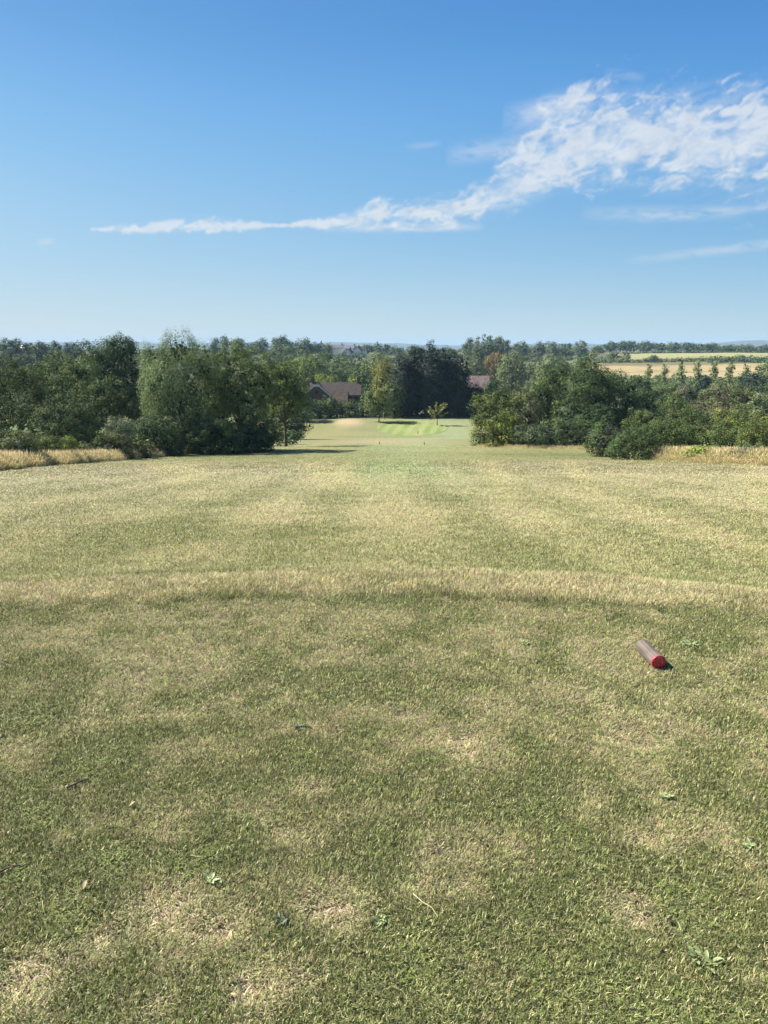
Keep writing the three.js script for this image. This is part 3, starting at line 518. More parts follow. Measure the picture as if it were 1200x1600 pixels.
bush(1140, 150, 626, 70, 'thorn', 'yellowish bush right of the pale clearing', { tint2: TONE.gold, share2: 0.25 });
tree(1188, 150, 604, 52, 'broad', 'pale', 'silvery green willow at the right edge of the scrub', { low: 0.04, tint2: TONE.ash, share2: 0.4 });
tree(1113, 175, 600, 44, 'broad', 'twig', 'grey half-bare tree with a pale trunk in the clearing', { low: 0.3, dens: 0.5, tint2: TONE.thorn, share2: 0.4, barkM: std('pale bark', 0.26, 0.23, 0.19, 0.9), thick: 0.22 });
bush(1105, 200, 600, 44, 'thorn', 'grey-brown bush behind the half-bare tree', { tint2: TONE.twig, share2: 0.4 });
bush(1070, 230, 596, 40, 'twig', 'brownish bush below the third poplar', { tint2: TONE.thorn, share2: 0.4 });
bush(1150, 215, 592, 54, 'thorn', 'rounded olive bush below the dark tree on the right', { tint2: TONE.twig, share2: 0.25 });
bush(1190, 230, 596, 40, 'bramble', 'green bush under the dark tree at the right edge', { tint2: TONE.thorn, share2: 0.3 });
tree(1172, 270, 577, 46, 'clumpy', 'fir', 'dark round tree near the right edge below the stubble field', { low: 0.04, tint2: TONE.oak, share2: 0.3 });
tree(1098, 300, 582, 20, 'broad', 'fir', 'small dark tree between two poplars', { low: 0.04 });
tree(1192, 300, 558, 34, 'broad', 'farpale', 'pale olive tree at the right edge above the dark round tree', { low: 0.04 });
tree(992, 250, 582, 26, 'broad', 'ash', 'small green tree at the left end of the poplar row', { low: 0.04, tint2: TONE.oak, share2: 0.3 });
tree(1003, 230, 590, 24, 'broad', 'oak', 'dark little tree left of the poplar row', { low: 0.04 });
bush(1025, 250, 598, 36, 'ash', 'green bush at the foot of the first poplar', { tint2: TONE.thorn, share2: 0.4 });
bush(1052, 290, 592, 36, 'bramble', 'green bush between the first poplars', { tint2: TONE.thorn, share2: 0.4 });
bush(1125, 290, 591, 40, 'thorn', 'olive bush at the foot of the middle poplars', { tint2: TONE.ash, share2: 0.3 });
(function () {   // a row of young poplars, all alike: one built, the others copied
  const order = ['first', 'second', 'third', 'fourth', 'fifth', 'sixth', 'seventh'], spots = [[1011, 568, 1], [1036, 566, 1], [1061, 565, 1.05], [1086, 564, 1.1], [1112, 565, 1.1], [1137, 566, 1.15], [1162, 568, 1.0]];
  let proto;
  spots.forEach(([px, top, s], i) => {
    const label = 'slim young poplar, ' + order[i] + ' from the left in the row before the stubble field', d = 330 - i * 3;
    if (!proto) { proto = tree(px, d, top, 9.5, 'column', 'farpale', label, { low: 0.04, name: 'poplar_tree', group: 'row of young poplars', dens: 1.5 }); return; }
    const c = proto.clone(); c.name = numbered('poplar_tree'); c.position.set(...at(px, d)); c.rotation.y = i * 1.3; c.scale.set(s * (0.9 + 0.25 * ((i * 37) % 5) / 5), s, s); c.userData = { ...proto.userData, label }; scene.add(c);
  });
})();
// trees of the valley between the left wood and the conifers
tree(489, 300, 549, 58, 'broad', 'farpale', 'big rounded light green tree behind the farmhouse', { tint2: TONE.lime, share2: 0.2 });
tree(506, 262, 580, 36, 'broad', 'lime', 'bright green tree just behind the left half of the farmhouse roof');
tree(553, 262, 583, 24, 'broad', 'lime', 'bright green small tree behind the right chimney of the farmhouse');
tree(575, 290, 562, 48, 'broad', 'farpale', 'grey-green tree right of the farmhouse in the valley', { tint2: TONE.far, share2: 0.4 });
tree(530, 320, 569, 44, 'broad', 'ash', 'mid green tree rising over the middle of the farmhouse roof', { tint2: TONE.far, share2: 0.4 });
tree(460, 380, 551, 44, 'broad', 'far', 'dark green valley tree left of the big light green tree');
tree(437, 520, 538, 50, 'broad', 'far', 'wide blue-green tree on the slope left of the village', { tint2: TONE.farpale, share2: 0.4 });
tree(528, 420, 552, 34, 'broad', 'farpale', 'light valley tree below the left village roofs');
tree(556, 430, 561, 42, 'broad', 'far', 'valley tree in front of the small pale field', { tint2: TONE.farpale, share2: 0.5, minH: 5 });
tree(592, 440, 549, 46, 'weeping', 'farpale', 'pale willow-like tree on the slope right of the village');
tree(418, 430, 553, 40, 'broad', 'far', 'valley tree just right of the slender bare-trunked tree top', { tint2: TONE.farpale, share2: 0.5 });
tree(478, 460, 545, 36, 'broad', 'farpale', 'small rounded tree under the middle skyline tree');
tree(508, 500, 546, 34, 'broad', 'far', 'tree on the slope below the lone white house end');
tree(558, 560, 551, 44, 'broad', 'oak', 'dark tree mass right below the village houses', { minH: 5 });
tree(535, 600, 550, 26, 'broad', 'far', 'bushy tree directly below the long grey village roof', { minH: 5 });
const skyline = [[338, 760, 527, 16, 'spiky blue-green tree on the skyline above the ash, leftmost of three', 'column'], [352, 800, 525, 16, 'spiky blue-green tree on the skyline above the ash, middle of three', 'column'], [372, 780, 528, 26, 'rounded blue-green tree on the skyline above the ash, right of the spiky two'], [394, 820, 535, 26, 'low skyline tree above the right part of the ash'],
  [410, 760, 527, 17, 'small domed tree standing up from the skyline over the slender tree'], [440, 800, 525, 32, 'tall rounded skyline tree, highest between the ash and the village'], [458, 840, 534, 22, 'low skyline tree right of the tall rounded skyline tree'], [477, 700, 529, 29, 'dense rounded skyline tree halfway between the slender tree and the village'], [494, 760, 536, 20, 'small skyline tree left of the lone white house end'], [511, 760, 535.5, 17, 'small round skyline tree right of the lone white house end'],
  [574, 950, 537, 12, 'small skyline tree right of the village houses'], [588, 950, 538, 18, 'skyline tree midway between the village and the conifers'], [604, 930, 537, 12, 'small pointed skyline tree left of the conifers'], [618, 900, 541, 22, 'low skyline tree against the left side of the conifers']];
for (const [px, d, top, w, label, style] of skyline) tree(px, d, top, w, style ?? 'clumpy', 'far', label, { low: style ? 0.02 : 0.15, dens: 1.2 });
// far left
const farLeft = [[4, 480, 529, 20, 'blue-green far tree at the very left edge of the skyline'], [22, 440, 523, 38, 'tall pale blue-green far tree near the left edge'], [48, 470, 527, 20, 'dark round far tree above the pale-roofed building'], [68, 460, 527.5, 28, 'domed far tree right of the pale-roofed building'], [90, 560, 530, 20, 'low far tree before the blue hills, left of the dark oak'], [112, 640, 533, 20, 'lowest far tree touching the left side of the dark oak'], [14, 330, 548, 40, 'shadowed tree line tree behind the left-edge olive tree'], [52, 340, 549, 44, 'dark tree below the pale-roofed building']];
for (const [px, d, top, w, label] of farLeft) tree(px, d, top, w, 'broad', 'far', label, { low: 0.1, dens: 1.1, tint2: TONE.grey, share2: 0.3 });
// middle distance and skyline right of the conifers
tree(742, 320, 556, 42, 'broad', 'far', 'grey-green rounded tree behind the barn', { tint2: TONE.grey, share2: 0.4 });
tree(733, 290, 574, 22, 'broad', 'pale', 'small silvery bush-like tree behind the barn roof', { tint2: TONE.grey, share2: 0.5 });
tree(772, 400, 545, 42, 'clumpy', 'rust', 'rusty orange-brown tree behind the barn', { tint2: TONE.far, share2: 0.3 });
tree(798, 320, 550, 62, 'weeping', 'grey', 'grey-green willow right of the rusty tree', { tint2: TONE.farpale, share2: 0.5 });
tree(853, 310, 550, 66, 'weeping', 'farpale', 'grey-green willow behind the tallest right tree', { tint2: TONE.grey, share2: 0.4 });
tree(768, 205, 588, 24, 'broad', 'oak', 'dark tree right of the barn roof');
bush(806, 180, 596, 36, 'thorn', 'olive bush seen over the maple below the grey-green willow');
const rightSky = [[733, 600, 523, 18, 'leftmost tall tree of the poplar clump on the skyline', 'broad'], [746, 610, 525, 8, 'thin poplar left of middle in the skyline clump', 'column'], [755, 600, 524, 8, 'thin poplar in the middle of the skyline clump', 'column'], [764, 610, 522.5, 9, 'thin poplar right of middle in the skyline clump', 'column'], [777, 600, 521.5, 22, 'tall dense tree at the right of the poplar clump on the skyline', 'broad'], [789, 620, 528, 18, 'shoulder tree on the right slope of the skyline poplar clump', 'broad'], [760, 570, 533, 58, 'wide dark tree under the skyline poplars', 'broad'], [742, 520, 540, 28, 'rounded tree at the foot of the leftmost skyline poplar', 'broad'],
  [812, 700, 535, 28, 'domed skyline tree just right of the poplar clump'], [842, 720, 533.5, 17, 'dark pointed-round skyline tree above the grey-green willows'], [862, 760, 533, 24, 'ragged pale skyline tree above the grey-green willows'], [884, 760, 537, 22, 'low skyline tree over the tallest right tree'], [907, 740, 532.5, 22, 'rounded skyline tree right of the top of the tallest right tree'], [831, 740, 540, 14, 'low gap tree between the domed and the pointed-round skyline trees']];
for (const [px, d, top, w, label, style] of rightSky) tree(px, d, top, w, style ?? 'broad', 'far', label, { low: style === 'column' ? 0.3 : 0.1, dens: 1.2, tint2: TONE.grey, share2: 0.35 });
const ridge = [[936, 900, 541, 18, 'first ridge tree right of the big oak'], [953, 880, 535.5, 17, 'dark dome-shaped tree second along the right ridge'], [978, 900, 532.5, 30, 'largest bushy tree near the left end of the right ridge'], [1006, 920, 534.5, 27, 'flat-topped ridge tree with gaps, right of the largest bushy one'], [1029, 930, 537, 20, 'thin ridge tree left of the rounded one'], [1050, 930, 536, 20, 'rounded ridge tree above the second poplar'], [1073, 920, 535.5, 20, 'tall ridge tree above the third poplar'], [1091, 930, 538.5, 16, 'narrow ridge tree above the fourth poplar'], [1108, 920, 537, 26, 'dense domed ridge tree above the fifth poplar'], [1127, 940, 541, 20, 'low ridge tree above the space after the fifth poplar'], [1142, 940, 540, 16, 'small ridge tree above the sixth poplar'], [1160, 930, 539, 26, 'wide ridge tree above the seventh poplar'], [1178, 940, 543, 16, 'low dark ridge tree second from the right edge'], [1193, 930, 540, 22, 'ridge tree at the right edge of the photo']];
for (const [px, d, top, w, label] of ridge) tree(px, d, top, w * 1.12, 'broad', 'far', label, { low: 0.2, dens: 1.7, minH: 6, group: 'trees along the right ridge' });
const fieldTrees = [[958, 690, 549.5, 18, 'dark round tree at the left end of the field hedge'], [975, 690, 551, 16, 'dark round tree beside the first at the left end of the field hedge'], [1022, 660, 553, 10, 'small dark tree standing alone on the pale field']];
for (const [px, d, top, w, label] of fieldTrees) tree(px, d, top, w, 'broad', 'far', label, { low: 0.08, minH: 5 });
// hedges on the hill: each one clipped row of its own
function hedge(px0, px1, d, h, tone, label, seed) {
  const p0 = at(px0, d), p1 = at(px1, d), len = Math.hypot(p1[0] - p0[0], p1[2] - p0[2]), gs = [], R = rng(seed), n = Math.round(len / 9), g = base('hedge', at((px0 + px1) / 2, d)), o = g.position;
  tag(g, label, 'hedge');
  for (let i = 0; i < n; i++) { const px = lerp(px0, px1, (i + 0.5) / n), q = at(px, d + (R() - 0.5) * 10), c = crown('bush', h * (0.6 + 0.7 * R()), 13 + 6 * R(), 0, TONE[tone], 260, 1.15, seed + i).g; c.translate(q[0] - o.x, q[1] - o.y, q[2] - o.z); gs.push(c); }
  part('foliage', mergeGeometries(gs), M.leaf, g);
  part('stems', mergeGeometries(Array.from({ length: n }, (_, i) => { const q = at(lerp(px0, px1, (i + 0.5) / n), d); return limb([V(q[0] - o.x, q[1] - o.y - 0.2, q[2] - o.z), V(q[0] - o.x + 0.2, q[1] - o.y + h * 0.3, q[2] - o.z), V(q[0] - o.x, q[1] - o.y + h * 0.5, q[2] - o.z)], 0.15, 0.05, 4); })), M.bark, g);
}
hedge(930, 1215, 668, 3.2, 'thorn', 'long ragged hedge between the stubble field and the pale field', 9100);
hedge(985, 1090, 858, 2.6, 'oak', 'dark straight hedge at the top of the pale field under the ridge trees', 9300);
hedge(1085, 1215, 872, 2.4, 'oak', 'thin hedge at the right end below the ridge trees', 9400);
hedge(1110, 1205, 648, 3.6, 'oak', 'dark scrubby hedge at the top right of the stubble field', 9500);
// wood and scrub that reads as one mass behind and between the trees
function mass(name, label, list, size, tone2) {
  const c = crown('bush', 1, 1.15, 0, [1, 1, 1], 420, 0.115, 77).g, m = new THREE.InstancedMesh(c, M.leaf, list.length), q = new THREE.Matrix4(), col = new THREE.Color(), R = rng(4242);
  list.forEach(([x, z, s, tone], i) => { q.makeRotationY(R() * 6.28).setPosition(x, ground(x, z) - s * 0.12, z); q.scale(V(s * (0.9 + 0.5 * R()), s * (0.75 + 0.4 * R()), s * (0.9 + 0.5 * R()))); m.setMatrixAt(i, q); const f = 0.75 + 0.5 * R(); m.setColorAt(i, col.setRGB(tone[0] * f, tone[1] * f, tone[2] * f)); });
  m.name = name; m.castShadow = m.receiveShadow = true; m.userData = { kind: 'stuff', label, category: 'undergrowth' }; scene.add(m);
}
(function () {
  const R = rng(515), far = [], right = [], left = [];
  for (let i = 0; i < 2600; i++) {
    const px = -250 + 1700 * R(), d = 330 + 620 * Math.pow(R(), 1.2), p = at(px, d);
    if (px > 915 && px < 1225 && d > 500) continue;
    if (px > 530 && px < 590 && d > 590 && d < 900) continue;
    if (px > 700 && px < 748 && d > 480 && d < 680) continue;
    far.push([p[0], p[2], 3.5 + 3.5 * R(), R() < 0.35 ? TONE.farpale : TONE.far]);
  }
  for (let i = 0; i < 900; i++) { const px = -300 + 1800 * R(), d = 940 + 460 * R(), p = at(px, d); if (px > 900) continue; far.push([p[0], p[2], 5 + 4 * R(), TONE.far]); }
  for (let i = 0; i < 760; i++) {
    const d = 66 + 420 * Math.pow(R(), 1.6), lo = d < 130 ? lerp(1045, 1000, (d - 66) / 64) : 985, px = lo + (1340 - lo) * R(), p = at(px, d);
    if (Math.abs(px - 1104) < 24 && d > 158 && d < 192) continue;
    right.push([p[0], p[2], (1.4 + 1.2 * R()) * (0.8 + d / 800), [TONE.bramble, TONE.thorn, TONE.ash, TONE.thorn, TONE.oak][Math.floor(R() * 5)]]);
  }
  for (let i = 0; i < 260; i++) { const d = 72 + 230 * R(), hi = d < 110 ? lerp(190, 330, (d - 72) / 38) : 455, px = -280 + (hi + 280) * R(), p = at(px, d); left.push([p[0], p[2], (2.2 + 2.5 * R()) * (0.8 + d / 300), [TONE.oak, TONE.thorn, TONE.oak][Math.floor(R() * 3)]]); }
  for (let i = 0; i < 130; i++) { const d = 250 + 80 * R(), px = 440 + 460 * R(), p = at(px, d); left.push([p[0], p[2], 3 + 3 * R(), [TONE.farpale, TONE.far][Math.floor(R() * 2)]]); }
  mass('distant_wood', 'distant woodland filling the valley and the far slope', far);
  mass('scrub', 'dense green scrub covering the slope right of the hole', right);
  mass('undergrowth', 'dark undergrowth beneath the left wood and the valley trees', left);
})();

// ---------------------------------------------------------------- the bare sapling beside the green
(function () {
  const d = 197, p = at(683, d), h = heightAt(628, d) - p[1], g = base('sapling', p), R = rng(31), gs = [], tips = [];
  tag(g, 'young sapling with sparse upswept yellowish branches at the back of the green', 'tree');
  gs.push(limb([V(0, -0.2, 0), V(0.03, h * 0.25, 0), V(0.0, h * 0.5, 0.02), V(-0.12, h * 0.75, 0), V(-0.35, h, 0)], 0.11, 0.02, 7));
  for (let i = 0; i < 9; i++) {
    const a = [-1, 1, -0.5, 0.6, -0.9, 0.95, -0.2, 0.25, 0.7][i], b = (R() - 0.5) * 1.6, y0 = h * (0.28 + 0.05 * i), y1 = Math.min(h * 0.97, y0 + h * (0.22 + 0.16 * R())), q = V(a * h * 0.42, y1, b * h * 0.3), m = V(a * h * 0.2, y0 + (y1 - y0) * 0.35, b * h * 0.13);
    gs.push(limb([V(0, y0, 0), m, q], 0.05, 0.012, 5)); tips.push([V(0, y0, 0), m, q]);
  }
  tips.push([V(0, h * 0.5, 0.02), V(-0.12, h * 0.75, 0), V(-0.35, h, 0)]);
  part('trunk', mergeGeometries(gs), M.bark, g);
  const P = [], C = [], I = []; let k = 0;
  for (const [a, b, c] of tips) for (let i = 0; i < 70; i++) {
    const t = 0.25 + 0.75 * R(), q = t < 0.5 ? a.clone().lerp(b, t * 2) : b.clone().lerp(c, t * 2 - 1), u = V(R() - 0.5, R() - 0.5, R() - 0.5).normalize(), w = V(R() - 0.5, R() - 0.5, R() - 0.5).cross(u).normalize(), L = 0.28 + 0.2 * R();
    q.add(V((R() - 0.5) * 0.35, (R() - 0.5) * 0.35, (R() - 0.5) * 0.35));
    for (const v of [q, q.clone().addScaledVector(u, L * 0.5).addScaledVector(w, L * 0.3), q.clone().addScaledVector(u, L), q.clone().addScaledVector(u, L * 0.5).addScaledVector(w, -L * 0.3)]) { P.push(v.x, v.y, v.z); const f = 0.8 + 0.4 * R(); C.push(0.27 * f, 0.28 * f, 0.09 * f); }
    I.push(k, k + 1, k + 2, k, k + 2, k + 3); k += 4;
  }
  const lg = new THREE.BufferGeometry(); lg.setAttribute('position', new THREE.Float32BufferAttribute(P, 3)); lg.setAttribute('color', new THREE.Float32BufferAttribute(C, 3)); lg.setIndex(I);
  part('crown', lg, M.leaf, g);
})();

// ---------------------------------------------------------------- grass: blades gathered in tufts
function tuft(seed, n, rad, hMin, hMax, wid, lean, cols, seedHead) {
  const R = rng(seed), P = [], C = [], I = []; let k = 0;
  for (let i = 0; i < n; i++) {
    const a = R() * 6.2832, r = rad * Math.sqrt(R()), x = Math.cos(a) * r, z = Math.sin(a) * r, b = R() * 6.2832, h = lerp(hMin, hMax, R()), ln = lean * (0.25 + 1.2 * R()), w = wid * (0.6 + 0.8 * R());
    let pick = R(), ci = 0; while (ci < cols.length - 1 && (pick -= cols[ci][0]) > 0) ci++;
    const c = cols[ci].slice(1), f = 0.5 + 0.95 * R() * R() + 0.28 * R(), flat = ci === 0 ? 1 : 0.6;
    const dx = Math.cos(b) * Math.sin(Math.min(1.45, ln * flat)), dz = Math.sin(b) * Math.sin(Math.min(1.45, ln * flat)), dy = Math.cos(Math.min(1.45, ln * flat)), sx = -Math.sin(b) * w / 2, sz = Math.cos(b) * w / 2;
    P.push(x - sx, -0.004, z - sz, x + sx, -0.004, z + sz, x + dx * h * 0.55 + sx * 0.8, dy * h * 0.62, z + dz * h * 0.55 + sz * 0.8, x + dx * h * 0.55 - sx * 0.8, dy * h * 0.62, z + dz * h * 0.55 - sz * 0.8, x + dx * h * 1.15, dy * h * (seedHead ? 1 : 0.88), z + dz * h * 1.15);
    for (let q = 0; q < 5; q++) C.push(c[0] * f, c[1] * f, c[2] * f);
    I.push(k, k + 1, k + 2, k, k + 2, k + 3, k + 3, k + 2, k + 4); k += 5;
    if (seedHead && R() < 0.5) {
      const tx = x + dx * h * 1.15, ty = dy * h, tz = z + dz * h * 1.15, s = h * 0.16, ww = wid * 2.2;
      P.push(tx - sx * 3, ty - s * 0.4, tz - sz * 3, tx + sx * 3, ty - s * 0.4, tz + sz * 3, tx + dx * s, ty + s, tz + dz * s);
      for (let q = 0; q < 3; q++) C.push(0.68 * f, 0.57 * f, 0.32 * f);
      I.push(k, k + 1, k + 2); k += 3;
    }
  }
  const g = new THREE.BufferGeometry(); g.setAttribute('position', new THREE.Float32BufferAttribute(P, 3)); g.setAttribute('color', new THREE.Float32BufferAttribute(C, 3)); g.setIndex(I);
  return g;
}
function field(parent, name, geo, list, mat = M.blade) {
  const m = new THREE.InstancedMesh(geo, mat, list.length), q = new THREE.Matrix4(), col = new THREE.Color();
  list.forEach(([x, y, z, turn, sx, sy, c], i) => { q.makeRotationY(turn).setPosition(x, y, z); q.scale(V(sx, sy, sx)); m.setMatrixAt(i, q); m.setColorAt(i, col.setRGB(c[0], c[1], c[2])); });
  m.name = name; m.castShadow = m.receiveShadow = true; m.userData.kind = 'stuff'; parent.add(m);
}
const sS = [0.65, 0.565, 0.37], sB = [0.43, 0.32, 0.18], gG = [0.185, 0.22, 0.056], gD = [0.115, 0.142, 0.036], gB = [0.335, 0.345, 0.14];
const kinds = [[[0.55, ...sS], [0.18, ...sB], [0.15, ...gB], [0.12, ...gG]], [[0.30, ...sS], [0.13, ...sB], [0.25, ...gB], [0.22, ...gG], [0.10, ...gD]], [[0.12, ...sS], [0.06, ...sB], [0.30, ...gB], [0.34, ...gG], [0.18, ...gD]]];
(function () {
  const R = rng(777), lists = [[], [], []], rough = [[], [], []], fair = [[], [], []], far = [[], [], []];
  const pick = (v) => { const t = v + (R() - 0.5) * 0.36; return t > 0.62 ? 0 : t > 0.30 ? 1 : 2; };
  const sector = (d0, d1, n, f) => { for (let i = 0; i < n; i++) { const r = Math.sqrt(lerp(d0 * d0, d1 * d1, R())), a = (R() - 0.5) * 78 * Math.PI / 180; f(Math.sin(a) * r, -Math.cos(a) * r, r); } };
  const tint = () => { const f = 0.62 + 0.76 * R(); return [f * (0.95 + 0.1 * R()), f, f * (0.92 + 0.16 * R())]; };
  const mean = kinds.map((k) => [1, 2, 3].map((c) => k.reduce((t, e) => t + e[0] * e[c], 0) / k.reduce((t, e) => t + e[0], 0)));
  const match = (i, x, z, f, w) => { const c = turf(x, z), t = tint(); return [0, 1, 2].map((q) => lerp(1, t[q], 0.6) * lerp(1, c[q] / mean[i][q] * f, w)); };
  sector(1.0, 3.2, 44000, (x, z) => { const v = dryness(x, z), bare = spots(drySpots, x, z); if (zone(x, z) || R() < sstep(0.3, 0.85, bare) * 0.85) return; lists[pick(v)].push([x, ground(x, z), z, R() * 6.28, 0.8 + 0.5 * R(), 0.65 + 0.7 * R() - 0.25 * bare, tint().map((c) => c * 1.08)]); });
  const [mx, mz] = teeSpot(1029, 1049);
  for (let i = 0; i < 36; i++) { const side = i % 6 === 0 ? 0 : 1 + i % 2, x = side === 0 ? mx + (R() - 0.5) * 0.09 : mx + (side === 1 ? -1 : 1) * (0.034 + 0.02 * R()) - 0.01 * R(), z = side === 0 ? mz + 0.006 + 0.02 * R() : mz - 0.2 * R(); lists[1 + i % 2].push([x, ground(x, z), z, R() * 6.28, 0.6, 0.7 + 0.5 * R(), tint()]); }
  sector(3.2, 5.7, 56000, (x, z) => { if (zone(x, z)) return; const v = dryness(x, z); lists[pick(v)].push([x, ground(x, z), z, R() * 6.28, 1.0 + 0.5 * R(), 0.65 + 0.7 * R(), tint().map((c) => c * 1.08)]); });
  sector(4.0, 7.6, 26000, (x, z) => { if (zone(x, z) !== 1) return; const v = dryness(x, z), t = tint(), up = lerp(1.0, 1.22, sstep(0.25, 0.75, v)); rough[pick(v)].push([x, ground(x, z), z, R() * 6.28, 0.9 + 0.4 * R(), (0.6 + 0.8 * R()) * (0.75 + 0.6 * noise(x * 3, z * 3, 13)), t.map((c) => c * up)]); });
  for (let n = 0; n < 125000; n++) {
    const r = 5 * Math.pow(36 / 5, R()), a = (R() - 0.5) * 78 * Math.PI / 180, x = Math.sin(a) * r, z = -Math.cos(a) * r;
    if (zone(x, z) !== 2) continue;
    const i = pick(dryness(x, z)), k = r / 7 * (0.85 + 0.4 * R());
    fair[i].push([x, ground(x, z), z, R() * 6.28, Math.max(0.9, k), (0.6 + 0.8 * R()) * Math.max(1, Math.pow(k, 0.35)), match(i, x, z, lerp(1.9, 1.42, sstep(6, 30, r)), 0.85)]);
  }
  sector(30, 120, 52000, (x, z, r) => { const w = r < 66 ? 0 : (r - 66) * 0.25; if (x < -0.42 * -z - 3 + w * 1.3 || x > 0.45 * -z + 2 - w * 1.3) return; const i = pick(dryness(x, z)); far[i].push([x, ground(x, z), z, R() * 6.28, (0.9 + 0.5 * R()) * (1 + r / 160), (0.6 + 0.6 * R()) * lerp(0.4, 1, sstep(120, 40, r)), match(i, x, z, 1.42, 1)]); });
  const make = (name, label, ls, args) => { const g = new THREE.Group(); g.name = name; tag(g, label, 'grass', null, 'stuff'); scene.add(g); ls.forEach((l, i) => { if (l.length) field(g, ['straw_tufts', 'mixed_tufts', 'green_tufts'][i], tuft(60 + i, ...args, kinds[i]), l); }); };
  make('tee_grass', 'short mown half-dry grass of the tee', lists, [38, 0.030, 0.009, 0.034, 0.0023, 1.1]);
  make('rough_grass', 'longer yellow grass fringe along the edge of the tee', rough, [70, 0.055, 0.016, 0.048, 0.0024, 1.0]);
  make('fairway_grass', 'dry mown grass of the slope beyond the tee', fair, [44, 0.075, 0.014, 0.044, 0.0042, 1.1]);
  make('far_fairway_grass', 'dry mown grass farther down the slope', far, [40, 0.42, 0.03, 0.06, 0.018, 0.95]);
  const clover = [], patches = Array.from({ length: 46 }, () => [(R() - 0.5) * 4.6, -1.3 - 3.3 * R(), 0.03 + 0.09 * R() * R()]).concat(greenSpots.map(([x, z, r]) => [x, z, r * 0.5]));
  for (const [px, pz, r] of patches) for (let i = 0; i < 20 + r * 420; i++) { const a = R() * 6.28, q = r * Math.sqrt(R()), x = px + Math.cos(a) * q, z = pz + Math.sin(a) * q; if (zone(x, z)) continue; const f = 0.7 + 0.6 * R(); clover.push([x, ground(x, z) + 0.010 + 0.012 * R(), z, R() * 6.28, 0.6 + 0.7 * R(), 1, [0.165 * f, 0.205 * f, 0.05 * f]]); }
  const cg = new THREE.BufferGeometry(), cp = [], ci = [];
  for (let k = 0; k < 3; k++) { const a = k * 2.094, c = Math.cos(a), t = Math.sin(a), n = cp.length / 3; for (const [u, v, y] of [[0, 0, 0], [0.005, 0.0034, 0.0012], [0.0085, 0.002, 0.0005], [0.0085, -0.002, 0.0005], [0.005, -0.0034, 0.0012]]) cp.push(u * c - v * t, y, u * t + v * c); ci.push(n, n + 2, n + 1, n, n + 3, n + 2, n, n + 4, n + 3); }
  cg.setAttribute('position', new THREE.Float32BufferAttribute(cp, 3)); cg.setIndex(ci); cg.setAttribute('color', new THREE.Float32BufferAttribute(cp.map(() => 1), 3));
  const clg = new THREE.Group(); clg.name = 'clover'; tag(clg, 'small clover leaves growing in patches in the tee turf', 'clover', null, 'stuff'); scene.add(clg); field(clg, 'clover_leaves', cg, clover);
  const litter = []; sector(1.2, 5.2, 3200, (x, z) => { if (zone(x, z)) return; const f = 0.7 + 0.5 * R(); litter.push([x, ground(x, z) + 0.014 + 0.010 * R(), z, R() * 6.28, 0.35 + 0.6 * R() * R(), 0.5, [f, f * (0.92 + 0.1 * R()), f * (0.85 + 0.15 * R())]]); });
  const straw = limb([V(-0.028, 0, 0), V(-0.008, 0.002, 0.001), V(0.012, 0.002, 0.000), V(0.028, -0.003, -0.001)], 0.0012, 0.0005, 3);
  straw.deleteAttribute('normal'); straw.setAttribute('color', new THREE.Float32BufferAttribute(Array.from({ length: straw.attributes.position.count * 3 }, (_, i) => [0.68, 0.58, 0.34][i % 3]), 3));
  const lg = new THREE.Group(); lg.name = 'straw_litter'; tag(lg, 'loose dry straws scattered over the mown tee', 'straw', null, 'stuff'); scene.add(lg); field(lg, 'straws', straw, litter);
})();
(function () {   // tall grass along the field edges
  const R = rng(888), along = (pts, t) => { const s = t * (pts.length - 1), i = Math.min(pts.length - 2, Math.floor(s)), f = s - i; return [lerp(pts[i][0], pts[i + 1][0], f), lerp(pts[i][1], pts[i + 1][1], f)]; };
  const gold = tuft(301, 46, 0.24, 0.40, 0.95, 0.011, 0.32, [[0.60, 0.76, 0.66, 0.33], [0.22, 0.64, 0.51, 0.25], [0.18, 0.42, 0.42, 0.15]], true), reed = tuft(302, 40, 0.26, 0.5, 1.2, 0.014, 0.42, [[0.44, 0.70, 0.62, 0.32], [0.10, 0.55, 0.44, 0.22], [0.46, 0.34, 0.42, 0.11]], true);
  const strip = (name, label, geo, edge, n, depth, big, keep) => {
    const g = new THREE.Group(); g.name = name; tag(g, label, 'tall grass', null, 'stuff'); scene.add(g); const l = [];
    for (let i = 0; i < n; i++) { const t = R(), [px, d0] = along(edge, t), u = R(), d = d0 + depth * u + (noise(px * 0.05, 1, 5) - 0.5) * 1.6, p = at(px, d); if (keep && R() > keep(px)) continue; const f = 0.85 + 0.3 * R(); l.push([p[0], p[1], p[2], R() * 6.28, 0.9 + 0.4 * R(), big * (0.62 + 0.5 * R()) * (0.55 + 0.45 * sstep(0, 0.25, u)), [f, f, f]]); }
    field(g, 'grass_tufts', geo, l, M.stalk);
  };
  strip('golden_grass', 'tall golden grass along the left edge of the mown slope', gold, [[-130, 35.5], [0, 41.5], [90, 51], [165, 63], [235, 78], [300, 89]], 5200, 6.5, 1.0, (px) => px < 165 ? 1 : 0.42);
  strip('reedy_grass', 'tall pale reedy grass along the right edge of the mown slope', reed, [[1330, 45], [1200, 50], [1100, 54.5], [1020, 63]], 3400, 6, 0.95);
  strip('edge_grass', 'thin dry grass fringe at the foot of the right wood', gold, [[1020, 63], [950, 84], [915, 98], [820, 101], [745, 108]], 900, 3.5, 0.55);
  strip('rim_grass', 'pale bent grass rim at the front of the reeds', gold, [[1330, 44.2], [1200, 49.2], [1100, 53.7], [1020, 62], [930, 88]], 1900, 1.3, 0.42);
})();

